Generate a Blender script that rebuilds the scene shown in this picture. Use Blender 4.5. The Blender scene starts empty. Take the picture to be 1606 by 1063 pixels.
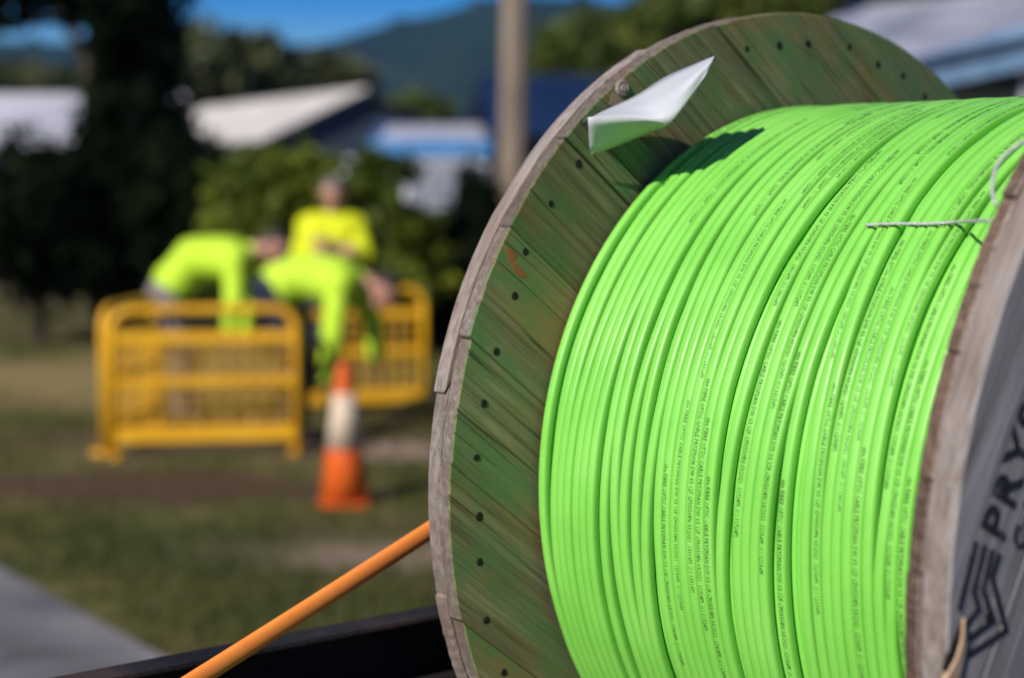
import bpy, bmesh, math, random
import numpy as np
from mathutils import Vector, Matrix
random.seed(7)
rng = np.random.default_rng(7)
scn = bpy.context.scene
COL = scn.collection

# ------------------------------------------------------------------ camera
F = 2700.0; PITCH = 0.0939; CAMZ = 1.7          # focal length in photo pixels (1606 wide)
cd = bpy.data.cameras.new('camera'); cam = bpy.data.objects.new('camera', cd); COL.objects.link(cam)
cam.location = (0, 0, CAMZ); cam.rotation_euler = (math.pi/2 - PITCH, 0, 0)
cd.sensor_width = 36; cd.lens = 36*F/1606; cd.clip_start = 0.05; cd.clip_end = 20000
cd.dof.use_dof = True; cd.dof.focus_distance = 1.9; cd.dof.aperture_fstop = 2.4
cd.dof.aperture_blades = 0
scn.camera = cam

# ------------------------------------------------------------------ sky and sun
AZ = 0.6703                                       # heading of the drum's axle
U = Vector((math.cos(AZ), math.sin(AZ), 0)); NRM = Vector((math.sin(AZ), -math.cos(AZ), 0))
SUN_EL = math.radians(34)
hs = (-U*1.0 + NRM*0.25).normalized()
SUN = (hs*math.cos(SUN_EL) + Vector((0, 0, math.sin(SUN_EL)))).normalized()
w = bpy.data.worlds.new('World'); scn.world = w; w.use_nodes = True
nt = w.node_tree; nt.nodes.clear()
sky = nt.nodes.new('ShaderNodeTexSky'); sky.sky_type = 'NISHITA'; sky.sun_disc = False
sky.sun_elevation = SUN_EL; sky.sun_rotation = math.atan2(SUN.x, SUN.y)
sky.air_density = 1.0; sky.dust_density = 0.0; sky.ozone_density = 4.0; sky.altitude = 600
hsv = nt.nodes.new('ShaderNodeHueSaturation'); hsv.inputs['Saturation'].default_value = 1.85; hsv.inputs['Hue'].default_value = 0.53
bg = nt.nodes.new('ShaderNodeBackground'); bg.inputs['Strength'].default_value = 0.07
out = nt.nodes.new('ShaderNodeOutputWorld')
nt.links.new(sky.outputs[0], hsv.inputs['Color']); nt.links.new(hsv.outputs[0], bg.inputs['Color']); nt.links.new(bg.outputs[0], out.inputs['Surface'])
sl = bpy.data.lights.new('sun', 'SUN'); sl.energy = 4.2; sl.angle = math.radians(0.5); sl.color = (1, 0.95, 0.87)
so = bpy.data.objects.new('sun', sl); COL.objects.link(so)
so.rotation_euler = (-SUN).to_track_quat('-Z', 'Y').to_euler(); so.location = SUN*50
vs = scn.view_settings; vs.view_transform = 'Standard'; vs.look = 'None'; vs.exposure = 0.3; vs.gamma = 1; vs.use_curve_mapping = False

# ------------------------------------------------------------------ pixel rays
def ray(x, y):
    a, b = (x-803)/F, -(y-531.5)/F; c, s = math.cos(PITCH), math.sin(PITCH)
    return Vector((a, c + b*s, -s + b*c))
CAM = Vector((0, 0, CAMZ))
def at(x, y, Y):                                  # point seen at a pixel, at forward distance Y
    d = ray(x, y); return CAM + d*(Y/d.y)
def gnd(x, y):
    d = ray(x, y); return CAM + d*(-CAMZ/d.z)

# ------------------------------------------------------------------ materials
def mat(name, col, rough=0.7, spec=0.4, metal=0.0):
    m = bpy.data.materials.new(name); m.use_nodes = True
    b = m.node_tree.nodes['Principled BSDF']
    b.inputs['Base Color'].default_value = (*col, 1); b.inputs['Roughness'].default_value = rough
    b.inputs['Specular IOR Level'].default_value = spec; b.inputs['Metallic'].default_value = metal
    return m
def nodes(m): return m.node_tree.nodes, m.node_tree.links, m.node_tree.nodes['Principled BSDF']
def ramp(n, stops):
    r = n.new('ShaderNodeValToRGB'); e = r.color_ramp.elements
    while len(e) < len(stops): e.new(0.5)
    for k, (p, c) in zip(e, stops): k.position = p; k.color = (*c, 1) if len(c) == 3 else c
    return r
def noise_mat(name, stops, scale=5, detail=4, rough=0.8, bump=0.0, bscale=40, vec='Object', stretch=(1, 1, 1), spec=0.3, metal=0):
    m = mat(name, stops[0][1], rough, spec, metal); n, l, b = nodes(m)
    tc = n.new('ShaderNodeTexCoord'); mp = n.new('ShaderNodeMapping'); mp.inputs['Scale'].default_value = stretch
    oi = n.new('ShaderNodeObjectInfo'); mul = n.new('ShaderNodeMath'); mul.operation = 'MULTIPLY'; mul.inputs[1].default_value = 40
    l.new(oi.outputs['Random'], mul.inputs[0])
    l.new(tc.outputs[vec], mp.inputs['Vector']); 
    if vec == 'Object': l.new(mul.outputs[0], mp.inputs['Location'])
    t = n.new('ShaderNodeTexNoise'); t.inputs['Scale'].default_value = scale; t.inputs['Detail'].default_value = detail
    l.new(mp.outputs[0], t.inputs['Vector'])
    r = ramp(n, stops); l.new(t.outputs['Fac'], r.inputs[0]); l.new(r.outputs[0], b.inputs['Base Color'])
    if bump:
        t2 = n.new('ShaderNodeTexNoise'); t2.inputs['Scale'].default_value = bscale; t2.inputs['Detail'].default_value = 4; l.new(mp.outputs[0], t2.inputs['Vector'])
        bp = n.new('ShaderNodeBump'); bp.inputs['Strength'].default_value = bump; bp.inputs['Distance'].default_value = 0.01
        l.new(t2.outputs['Fac'], bp.inputs['Height']); l.new(bp.outputs[0], b.inputs['Normal'])
    return m

def wood_mat(name, dark, mid, light, stain, stain_amt=0.6, crack=0.62, tint2=None):
    """weathered boards: local X runs along the grain"""
    m = mat(name, mid, 0.82, 0.25); n, l, b = nodes(m)
    tc = n.new('ShaderNodeTexCoord'); oi = n.new('ShaderNodeObjectInfo')
    off = n.new('ShaderNodeMath'); off.operation = 'MULTIPLY'; off.inputs[1].default_value = 31.7; l.new(oi.outputs['Random'], off.inputs[0])
    def mapped(sc):
        mp = n.new('ShaderNodeMapping'); mp.inputs['Scale'].default_value = sc
        l.new(tc.outputs['Object'], mp.inputs['Vector']); l.new(off.outputs[0], mp.inputs['Location']); return mp
    def noise(sc, scale, detail=5, rough=0.6, dist=0.0):
        t = n.new('ShaderNodeTexNoise'); t.inputs['Scale'].default_value = scale; t.inputs['Detail'].default_value = detail
        t.inputs['Roughness'].default_value = rough; t.inputs['Distortion'].default_value = dist
        l.new(mapped(sc).outputs[0], t.inputs['Vector']); return t
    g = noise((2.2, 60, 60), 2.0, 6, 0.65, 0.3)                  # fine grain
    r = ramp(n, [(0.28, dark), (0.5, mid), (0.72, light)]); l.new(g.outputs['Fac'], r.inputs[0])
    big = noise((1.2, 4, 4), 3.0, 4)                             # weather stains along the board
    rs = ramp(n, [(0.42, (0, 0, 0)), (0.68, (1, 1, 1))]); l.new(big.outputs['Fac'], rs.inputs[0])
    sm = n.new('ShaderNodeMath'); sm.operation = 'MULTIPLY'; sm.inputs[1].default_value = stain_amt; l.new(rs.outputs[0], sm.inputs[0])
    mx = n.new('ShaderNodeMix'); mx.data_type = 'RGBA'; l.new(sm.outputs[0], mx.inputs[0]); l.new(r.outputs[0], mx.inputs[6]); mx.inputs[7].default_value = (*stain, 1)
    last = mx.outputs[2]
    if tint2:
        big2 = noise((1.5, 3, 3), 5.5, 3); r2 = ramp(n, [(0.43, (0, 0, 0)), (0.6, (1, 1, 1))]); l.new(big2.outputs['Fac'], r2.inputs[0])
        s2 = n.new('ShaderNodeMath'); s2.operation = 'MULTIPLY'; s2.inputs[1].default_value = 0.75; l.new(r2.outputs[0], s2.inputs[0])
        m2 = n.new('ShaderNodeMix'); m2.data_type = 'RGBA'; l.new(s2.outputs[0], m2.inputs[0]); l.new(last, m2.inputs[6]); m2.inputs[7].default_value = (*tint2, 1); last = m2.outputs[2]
    ck = noise((0.45, 30, 30), 1.6, 2, 0.5, 0.15)                 # long splits
    d = n.new('ShaderNodeMath'); d.operation = 'SUBTRACT'; d.inputs[1].default_value = 0.5; l.new(ck.outputs['Fac'], d.inputs[0])
    ab = n.new('ShaderNodeMath'); ab.operation = 'ABSOLUTE'; l.new(d.outputs[0], ab.inputs[0])
    msk = noise((1.0, 5, 5), 2.3, 2)
    cr = ramp(n, [(0.0, (0.25, 0.25, 0.25)), (0.012, (1, 1, 1))]); l.new(ab.outputs[0], cr.inputs[0])
    mk = ramp(n, [(crack-0.06, (1, 1, 1)), (crack, (0, 0, 0))]); l.new(msk.outputs['Fac'], mk.inputs[0])
    mxk = n.new('ShaderNodeMath'); mxk.operation = 'MAXIMUM'; l.new(cr.outputs[0], mxk.inputs[0]); l.new(mk.outputs[0], mxk.inputs[1])
    m3 = n.new('ShaderNodeMix'); m3.data_type = 'RGBA'; m3.blend_type = 'MULTIPLY'; m3.inputs[0].default_value = 1
    l.new(last, m3.inputs[6]); l.new(mxk.outputs[0], m3.inputs[7])
    # each board a little lighter or darker
    hv = n.new('ShaderNodeHueSaturation'); mr = n.new('ShaderNodeMapRange'); mr.inputs[3].default_value = 0.78; mr.inputs[4].default_value = 1.2
    l.new(oi.outputs['Random'], mr.inputs[0]); l.new(mr.outputs[0], hv.inputs['Value']); l.new(m3.outputs[2], hv.inputs['Color'])
    l.new(hv.outputs[0], b.inputs['Base Color'])
    ad = n.new('ShaderNodeMath'); ad.operation = 'MULTIPLY'; l.new(g.outputs['Fac'], ad.inputs[0]); l.new(mxk.outputs[0], ad.inputs[1])
    bp = n.new('ShaderNodeBump'); bp.inputs['Strength'].default_value = 0.55; bp.inputs['Distance'].default_value = 0.004
    l.new(ad.outputs[0], bp.inputs['Height']); l.new(bp.outputs[0], b.inputs['Normal'])
    return m

def leaf_mat(name, cols, scale=0.8, trans=0.3, spec=0.3):
    m = noise_mat(name, [(0.3, cols[0]), (0.5, cols[1]), (0.7, cols[2])], scale=scale, detail=3, rough=0.6, spec=spec)
    n, l, b = nodes(m)
    tr = n.new('ShaderNodeBsdfTranslucent'); mx = n.new('ShaderNodeMixShader'); mx.inputs[0].default_value = trans
    src = b.inputs['Base Color'].links[0].from_socket; l.new(src, tr.inputs['Color'])
    o = n['Material Output']; l.new(b.outputs[0], mx.inputs[1]); l.new(tr.outputs[0], mx.inputs[2]); l.new(mx.outputs[0], o.inputs['Surface'])
    return m

# ------------------------------------------------------------------ mesh helpers
def link(name, me, m=None, parent=None, smooth=False):
    o = bpy.data.objects.new(name, me); COL.objects.link(o)
    if m is not None and me is not None:
        if len(me.materials) == 0: me.materials.append(m)
    if parent is not None: o.parent = parent
    if smooth and me is not None:
        me.polygons.foreach_set('use_smooth', np.ones(len(me.polygons), dtype=bool))
    return o
def tag(o, label, cat, group=None):
    o['label'] = label; o['category'] = cat
    if group: o['group'] = group
    return o
def empty(name, loc, rz=0):
    o = bpy.data.objects.new(name, None); COL.objects.link(o); o.location = loc; o.rotation_euler = (0, 0, rz); o.empty_display_size = 0.2
    return o
class MB:
    def __init__(s): s.v = []; s.f = []
    def add(s, v, f):
        k = len(s.v); s.v += [tuple(p) for p in v]; s.f += [tuple(i+k for i in q) for q in f]; return s
    def box(s, a, b, M=None):
        x0, y0, z0 = a; x1, y1, z1 = b
        v = [Vector(p) for p in ((x0,y0,z0),(x1,y0,z0),(x1,y1,z0),(x0,y1,z0),(x0,y0,z1),(x1,y0,z1),(x1,y1,z1),(x0,y1,z1))]
        if M is not None: v = [M @ p for p in v]
        return s.add(v, [(3,2,1,0),(4,5,6,7),(0,1,5,4),(1,2,6,5),(2,3,7,6),(3,0,4,7)])
    def tube(s, pts, rad, seg=8, closed=False, caps=True):
        pts = [Vector(p) for p in pts]; n = len(pts)
        if not hasattr(rad, '__len__'): rad = [rad]*n
        ref = None; V = []; 
        for i, p in enumerate(pts):
            a = pts[(i-1) % n] if (closed or i > 0) else p; b = pts[(i+1) % n] if (closed or i < n-1) else p
            t = (b-a).normalized()
            if ref is None:
                ref = Vector((0,0,1)) if abs(t.z) < 0.9 else Vector((1,0,0))
            ref = (ref - t*ref.dot(t)).normalized(); q = t.cross(ref)
            for k in range(seg):
                an = 2*math.pi*k/seg; V.append(p + (ref*math.cos(an) + q*math.sin(an))*rad[i])
        Fc = []
        m = n if closed else n-1
        for i in range(m):
            j = (i+1) % n
            for k in range(seg):
                k2 = (k+1) % seg; Fc.append((i*seg+k, i*seg+k2, j*seg+k2, j*seg+k))
        if caps and not closed:
            Fc.append(tuple(range(seg))[::-1]); Fc.append(tuple((n-1)*seg+k for k in range(seg)))
        return s.add(V, Fc)
    def lathe(s, prof, seg=24, M=None):            # profile of (radius, z), closed top and bottom when radius 0 is left out
        V = []; Fc = []
        for r, z in prof:
            for k in range(seg):
                a = 2*math.pi*k/seg; V.append(Vector((r*math.cos(a), r*math.sin(a), z)))
        for i in range(len(prof)-1):
            for k in range(seg):
                k2 = (k+1) % seg; Fc.append((i*seg+k, i*seg+k2, (i+1)*seg+k2, (i+1)*seg+k))
        Fc.append(tuple(range(seg))[::-1]); Fc.append(tuple((len(prof)-1)*seg+k for k in range(seg)))
        if M is not None: V = [M @ p for p in V]
        return s.add(V, Fc)
    def mesh(s, name='m'):
        me = bpy.data.meshes.new(name); me.from_pydata(s.v, [], s.f); me.update(); return me
    def build(s, name, m, parent=None, smooth=False, bevel=0.0):
        me = s.mesh(name)
        bm = bmesh.new(); bm.from_mesh(me); bmesh.ops.recalc_face_normals(bm, faces=bm.faces)
        if bevel: bmesh.ops.bevel(bm, geom=[e for e in bm.edges if e.calc_face_angle(0) > 0.6], offset=bevel, segments=2, affect='EDGES', clamp_overlap=True)
        bm.to_mesh(me); bm.free()
        return link(name, me, m, parent, smooth)
def smooth_noise(x, seed, octaves=3, freq=1.0):
    r = np.random.default_rng(seed); y = np.zeros_like(x); a = 1.0
    for k in range(octaves):
        y += a*np.sin(x*freq*(1.0+k*0.9)+r.uniform(0, 6.28)) * r.uniform(0.5, 1); a *= 0.6
    return y
def text_mesh(body, size, extrude=0.0, spacing=1.0, res=2, bold=0.0):
    c = bpy.data.curves.new('t', 'FONT'); c.body = body; c.size = size; c.extrude = extrude; c.space_character = spacing; c.resolution_u = res; c.offset = bold
    o = bpy.data.objects.new('t', c); COL.objects.link(o)
    dg = bpy.context.evaluated_depsgraph_get(); me = bpy.data.meshes.new_from_object(o.evaluated_get(dg))
    bpy.data.objects.remove(o); bpy.data.curves.remove(c); return me

# ================================================================== SETTING
M_ground = None
def ground_material():
    m = mat('lawn_soil', (0.1, 0.1, 0.04), 0.95, 0.1); n, l, b = nodes(m)
    tc = n.new('ShaderNodeTexCoord')
    def noise(sc, det=4, rough=0.55, stretch=(1, 1, 1)):
        mp = n.new('ShaderNodeMapping'); mp.inputs['Scale'].default_value = stretch; l.new(tc.outputs['Object'], mp.inputs['Vector'])
        t = n.new('ShaderNodeTexNoise'); t.inputs['Scale'].default_value = sc; t.inputs['Detail'].default_value = det; t.inputs['Roughness'].default_value = rough; l.new(mp.outputs[0], t.inputs['Vector']); return t
    a = noise(6, 6); r = ramp(n, [(0.3, (0.045, 0.055, 0.013)), (0.5, (0.095, 0.095, 0.026)), (0.72, (0.21, 0.165, 0.065))]); l.new(a.outputs['Fac'], r.inputs[0])
    c = noise(0.55, 4, 0.6, (1, 1.6, 1)); k = ramp(n, [(0.50, (0, 0, 0)), (0.60, (1, 1, 1))]); l.new(c.outputs['Fac'], k.inputs[0])
    d = noise(9, 5); r2 = ramp(n, [(0.3, (0.07, 0.042, 0.024)), (0.7, (0.2, 0.135, 0.085))]); l.new(d.outputs['Fac'], r2.inputs[0])
    mx = n.new('ShaderNodeMix'); mx.data_type = 'RGBA'; l.new(k.outputs[0], mx.inputs[0]); l.new(r.outputs[0], mx.inputs[6]); l.new(r2.outputs[0], mx.inputs[7])
    last = mx.outputs[2]
    wob = noise(1.6, 4, 0.65)
    for (px, py, rx, ry, col, amt) in ((230, 762, 1.35, .55, (0.085, 0.05, 0.03), .92), (560, 868, .75, .4, (0.27, 0.2, 0.13), .8), (610, 705, .6, .5, (0.13, 0.09, 0.055), .9), (90, 590, 2.2, 2.4, (0.28, 0.21, 0.085), .85), (330, 690, .9, .8, (0.2, 0.145, 0.09), .8), (120, 860, 1.5, .7, (0.05, 0.065, 0.018), .7)):  # last, dark green patch: tree shade on the foreground lawn put into colour
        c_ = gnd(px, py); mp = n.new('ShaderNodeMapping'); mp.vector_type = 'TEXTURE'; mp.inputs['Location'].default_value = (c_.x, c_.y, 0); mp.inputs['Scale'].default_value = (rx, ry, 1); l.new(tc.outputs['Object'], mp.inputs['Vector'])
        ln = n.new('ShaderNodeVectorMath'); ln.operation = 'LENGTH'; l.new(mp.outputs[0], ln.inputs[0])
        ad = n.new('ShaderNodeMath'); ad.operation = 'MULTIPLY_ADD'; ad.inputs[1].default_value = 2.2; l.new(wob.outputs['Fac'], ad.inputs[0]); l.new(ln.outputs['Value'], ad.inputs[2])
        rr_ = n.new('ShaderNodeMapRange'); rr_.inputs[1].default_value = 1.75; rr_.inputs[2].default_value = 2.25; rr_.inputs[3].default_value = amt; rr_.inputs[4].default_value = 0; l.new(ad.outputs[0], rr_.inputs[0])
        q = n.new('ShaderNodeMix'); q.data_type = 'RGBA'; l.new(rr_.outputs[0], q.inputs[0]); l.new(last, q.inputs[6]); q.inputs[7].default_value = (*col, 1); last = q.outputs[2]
    l.new(last, b.inputs['Base Color'])
    bp = n.new('ShaderNodeBump'); bp.inputs['Strength'].default_value = 0.8; bp.inputs['Distance'].default_value = 0.03; l.new(d.outputs['Fac'], bp.inputs['Height']); l.new(bp.outputs[0], b.inputs['Normal'])
    return m
S = 2500
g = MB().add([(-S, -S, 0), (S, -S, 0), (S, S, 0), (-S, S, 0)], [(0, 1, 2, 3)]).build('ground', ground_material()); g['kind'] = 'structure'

# concrete path in the near left corner
p0, p1 = gnd(-60, 872), gnd(240, 1040)
dv = (p1-p0).normalized(); pv = Vector((dv.y, -dv.x, 0))
if pv.x > 0: pv = -pv
M_conc = noise_mat('concrete', [(0.3, (0.1, 0.097, 0.094)), (0.55, (0.18, 0.172, 0.165)), (0.75, (0.27, 0.25, 0.235))], 2.5, 6, 0.9, 0.6, 60)
A_ = p0 - dv*14; B_ = p1 + dv*8
mb = MB(); L = (B_-A_).length; nsl = int(L/1.5)
path = MB().add([A_ + Vector((0, 0, .004)), B_ + Vector((0, 0, .004)), B_+pv*1.6 + Vector((0, 0, .004)), A_+pv*1.6 + Vector((0, 0, .004))], [(0, 1, 2, 3)]).build('path', noise_mat('path_joint', [(0.3, (0.05, 0.045, 0.04)), (0.7, (0.1, 0.09, 0.07))], 8)); path['kind'] = 'structure'
for i in range(nsl):
    a = A_ + dv*(i*1.5+0.006); b = A_ + dv*((i+1)*1.5-0.006)
    q = MB().add([a+pv*.01, b+pv*.01, b+pv*1.59, a+pv*1.59, a+pv*.01+Vector((0,0,.06)), b+pv*.01+Vector((0,0,.06)), b+pv*1.59+Vector((0,0,.06)), a+pv*1.59+Vector((0,0,.06))],
                 [(3,2,1,0),(4,5,6,7),(0,1,5,4),(1,2,6,5),(2,3,7,6),(3,0,4,7)]).build('slab', M_conc, path, bevel=0.006)

# forested mountain behind the town
def mountain():
    prof = [(-1400, 20), (-200, 60), (60, 62), (300, 72), (440, 72), (520, 62), (600, 40), (700, 14), (790, -12), (900, -8), (1000, 8), (1150, 20), (1350, 30), (1700, 15), (2300, 60), (3200, 100)]
    xs = np.linspace(-1400, 3200, 220); ys = np.interp(xs, [p[0] for p in prof], [p[1] for p in prof])
    ys = ys + smooth_noise(xs/60, 3, 4)*2.0
    nx = len(xs); rows = 26; V = []; Fc = []
    for j in range(rows):
        t = j/(rows-1)
        for i in range(nx):
            top = at(xs[i], ys[i], 2000); Y = 1100 + 900*t
            h = top.z*(t**1.25) * (1 + 0.05*math.sin(i*0.9+j*1.7) + 0.04*math.sin(i*2.3-j*0.8)) if j < rows-1 else top.z
            V.append((top.x*(Y/2000), Y, h-2))
    for j in range(rows-1):
        for i in range(nx-1): Fc.append((j*nx+i, j*nx+i+1, (j+1)*nx+i+1, (j+1)*nx+i))
    k = len(V)                                      # far side down to the plain
    for i in range(nx):
        x, y, z = V[(rows-1)*nx+i]; V.append((x*1.2, y+500, -2))
    for i in range(nx-1): Fc.append(((rows-1)*nx+i, (rows-1)*nx+i+1, k+i+1, k+i))
    m = noise_mat('forest_slope', [(0.35, (0.006, 0.012, 0.008)), (0.55, (0.011, 0.022, 0.012)), (0.75, (0.022, 0.034, 0.016))], 0.012, 8, 0.95, 1.0, 0.06, spec=0.05)
    o = MB().add(V, Fc).build('hill', m, smooth=True); o['kind'] = 'structure'
mountain()

# ================================================================== VEGETATION
M_bark = noise_mat('bark', [(0.3, (0.035, 0.028, 0.02)), (0.6, (0.09, 0.07, 0.05))], 6, 5, 0.95, 0.8, 20, stretch=(3, 3, 0.6))
LM = {
 'dark': leaf_mat('leaves_dark', [(0.003, 0.007, 0.002), (0.006, 0.012, 0.004), (0.016, 0.026, 0.008)], 0.9, 0.15, 0.06),  # near-black leaves: shade from neighbouring trees put into the colour
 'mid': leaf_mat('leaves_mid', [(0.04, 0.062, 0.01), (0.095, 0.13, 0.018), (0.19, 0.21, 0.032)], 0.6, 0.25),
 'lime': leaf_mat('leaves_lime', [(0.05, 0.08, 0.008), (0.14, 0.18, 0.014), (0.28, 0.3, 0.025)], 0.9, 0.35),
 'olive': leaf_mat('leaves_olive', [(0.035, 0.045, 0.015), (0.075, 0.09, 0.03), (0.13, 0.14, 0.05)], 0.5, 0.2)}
def leaves(blobs, n, size, seed, clump=0.28):
    """many small bent leaf faces gathered in clumps inside ellipsoids; blobs = (centre, (rx, ry, rz), weight)"""
    r = np.random.default_rng(seed); P = []
    wsum = sum(b[2] for b in blobs)
    for c, rad, wt in blobs:
        m = int(n*wt/wsum); nc = max(6, m//45)
        q = r.normal(size=(nc, 3)); q /= np.linalg.norm(q, axis=1)[:, None]; q *= (r.uniform(0.15, 1, (nc, 1)))**0.45
        q *= 1 + 0.18*r.normal(size=(nc, 1))
        pick = r.integers(0, nc, m)
        pts = q[pick] + r.normal(size=(m, 3))*clump*r.uniform(0.4, 1, (m, 1))*0.8
        P.append(np.array(c) + pts*np.array(rad))
    P = np.concatenate(P); m = len(P)
    P[:, 2] = np.maximum(P[:, 2], 0.03)
    a = r.normal(size=(m, 3)); a /= np.linalg.norm(a, axis=1)[:, None]
    b = np.cross(a, r.normal(size=(m, 3))); b /= np.linalg.norm(b, axis=1)[:, None]; c = np.cross(a, b)
    s = size*r.uniform(0.6, 1.5, (m, 1))
    V = np.stack([P - a*s, P + b*s*0.45 + c*s*0.12, P + a*s, P - b*s*0.45 + c*s*0.12], 1).reshape(-1, 3)
    V[:, 2] = np.maximum(V[:, 2], 0.01)
    me = bpy.data.meshes.new('leaves'); k = np.arange(m)*4
    T = np.stack([k, k+1, k+2, k, k+2, k+3], 1).reshape(-1)
    me.vertices.add(len(V)); me.vertices.foreach_set('co', V.astype(np.float32).ravel())
    me.loops.add(len(T)); me.loops.foreach_set('vertex_index', T.astype(np.int32))
    me.polygons.add(2*m); me.polygons.foreach_set('loop_start', np.arange(0, 6*m, 3, dtype=np.int32))
    me.update(calc_edges=True); return me
def tree(name, base, blobs, n, size, seed, kind, label, cat='tree', group=None, trunk=0.18, limbs=6):
    """base (x, y); blobs in metres relative to base"""
    r = random.Random(seed); e = empty(name, (base[0], base[1], 0))
    link('crown', leaves(blobs, n, size, seed), LM[kind], e)
    mb = MB(); tops = sorted(blobs, key=lambda b: -b[0][2]); top = tops[0]
    tc = Vector(top[0]); hgt = tc.z
    pts = [Vector((0, 0, -0.05)), Vector((0.03, 0.0, hgt*0.25)), Vector((tc.x*0.4, tc.y*0.4, hgt*0.6)), tc]
    mb.tube(pts, [trunk*1.25, trunk, trunk*0.7, trunk*0.25], 8)
    for k in range(limbs):
        b = blobs[k % len(blobs)]; c = Vector(b[0]); t = r.uniform(0.35, 0.75)
        s = pts[1].lerp(pts[2], t); q = c + Vector((r.uniform(-.6, .6)*b[1][0], r.uniform(-.6, .6)*b[1][1], r.uniform(-.1, .6)*b[1][2]))
        mid = s.lerp(q, 0.5) + Vector((0, 0, 0.08*hgt)); 
        mb.tube([s, mid, q], [trunk*0.45, trunk*0.28, trunk*0.08], 6)
    mb.build('trunk', M_bark, e, True)
    return tag(e, label, cat, group)
def ptree(name, Y, basepx, blobspx, n, size, seed, kind, label, depth=1.0, **kw):
    """blobs given as (px, py, rx px, ry px, weight) seen at distance Y"""
    bx = at(basepx, 500, Y).x; bl = []
    for (x, y, rx, ry, wt) in blobspx:
        c = at(x, y, Y); s = Y/F; bl.append(((c.x-bx, 0, c.z), (rx*s, max(rx, ry)*s*depth, ry*s), wt))
    return tree(name, (bx, Y), bl, n, size, seed, kind, label, **kw)

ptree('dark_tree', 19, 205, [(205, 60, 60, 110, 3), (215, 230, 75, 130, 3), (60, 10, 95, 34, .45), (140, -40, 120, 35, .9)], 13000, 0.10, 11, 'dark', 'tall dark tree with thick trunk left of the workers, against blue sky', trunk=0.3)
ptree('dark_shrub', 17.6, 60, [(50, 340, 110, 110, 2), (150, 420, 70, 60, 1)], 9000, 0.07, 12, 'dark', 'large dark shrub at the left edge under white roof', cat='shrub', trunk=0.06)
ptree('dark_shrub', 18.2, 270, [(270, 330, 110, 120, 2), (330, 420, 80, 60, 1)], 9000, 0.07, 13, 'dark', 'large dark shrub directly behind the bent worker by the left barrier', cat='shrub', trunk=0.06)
ptree('leafy_shrub', 16.5, 420, [(420, 320, 80, 75, 2), (400, 400, 90, 60, 1.5), (480, 300, 45, 40, 0.8)], 6500, 0.08, 14, 'lime', 'sunlit yellow-green shrub between the workers and the grey gabled house', cat='shrub', trunk=0.05)
ptree('leafy_shrub', 16.0, 625, [(620, 375, 55, 50, 2), (640, 430, 60, 45, 1.3), (575, 290, 62, 52, 1.6)], 4800, 0.08, 15, 'lime', 'smaller yellow-green shrub right of the standing worker', cat='shrub', trunk=0.05)
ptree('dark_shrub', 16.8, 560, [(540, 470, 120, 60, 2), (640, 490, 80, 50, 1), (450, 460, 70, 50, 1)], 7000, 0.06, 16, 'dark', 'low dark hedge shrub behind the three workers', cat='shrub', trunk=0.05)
ptree('hillside_tree', 85, 340, [(330, 95, 70, 55, 2), (285, 120, 50, 50, 1), (400, 105, 60, 45, 1.4)], 7000, 0.35, 21, 'olive', 'rounded olive tree above the left end of the cream roof', trunk=0.5)
ptree('hillside_tree', 90, 490, [(480, 120, 65, 35, 2), (540, 135, 40, 25, 1)], 5000, 0.35, 22, 'olive', 'low olive tree just above the cream roof ridge', trunk=0.4)
ptree('hillside_tree', 60, 60, [(60, 138, 75, 30, 2), (20, 132, 50, 34, 1.2), (130, 140, 45, 30, 1)], 6000, 0.25, 23, 'olive', 'dull olive tree above the white roof at left edge', trunk=0.4)
ptree('hillside_tree', 75, 655, [(650, 175, 55, 22, 1)], 2500, 0.3, 24, 'mid', 'small green treetop between grey gable and blue carport', trunk=0.3)
ptree('green_tree', 50, 920, [(915, 90, 80, 50, 2), (870, 110, 45, 40, 1), (985, 100, 50, 45, 1)], 8000, 0.2, 25, 'mid', 'sunlit green tree right of the wooden pole above navy roof', trunk=0.35)
ptree('green_tree', 42, 1130, [(1120, 30, 110, 55, 2), (1040, 40, 60, 35, 1), (1240, 10, 90, 40, 1.3), (1300, 20, 45, 25, .5)], 9000, 0.18, 26, 'mid', 'wide green tree peeking over the top of the drum flange', trunk=0.35)
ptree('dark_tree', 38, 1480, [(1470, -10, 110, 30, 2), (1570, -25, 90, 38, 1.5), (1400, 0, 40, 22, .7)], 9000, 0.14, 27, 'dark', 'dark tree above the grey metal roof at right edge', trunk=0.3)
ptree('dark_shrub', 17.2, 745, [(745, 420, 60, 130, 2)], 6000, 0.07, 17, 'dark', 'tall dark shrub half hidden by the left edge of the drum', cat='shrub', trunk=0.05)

# ================================================================== BUILDINGS
M_wallnavy = noise_mat('navy_boards', [(0.3, (0.012, 0.016, 0.028)), (0.7, (0.022, 0.028, 0.045))], 2, 4, 0.6, 0.3, 20)
M_gable = noise_mat('slate_blue_boards', [(0.3, (0.035, 0.048, 0.075)), (0.7, (0.055, 0.07, 0.1))], 1.5, 4, 0.6, 0.2, 20)
M_cream = noise_mat('cream_roof', [(0.3, (0.5, 0.46, 0.4)), (0.7, (0.68, 0.63, 0.56))], 0.6, 5, 0.55)
M_whiteroof = noise_mat('white_roof', [(0.3, (0.42, 0.42, 0.45)), (0.7, (0.62, 0.61, 0.63))], 0.6, 5, 0.5)
M_zinc = noise_mat('aged_zinc', [(0.3, (0.16, 0.17, 0.19)), (0.5, (0.3, 0.31, 0.34)), (0.75, (0.42, 0.42, 0.45))], 0.9, 6, 0.45, 0.2, 6, spec=0.5)
M_bluefas = noise_mat('blue_fascia', [(0.3, (0.05, 0.2, 0.45)), (0.7, (0.09, 0.28, 0.55))], 2, 3, 0.5)
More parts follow.
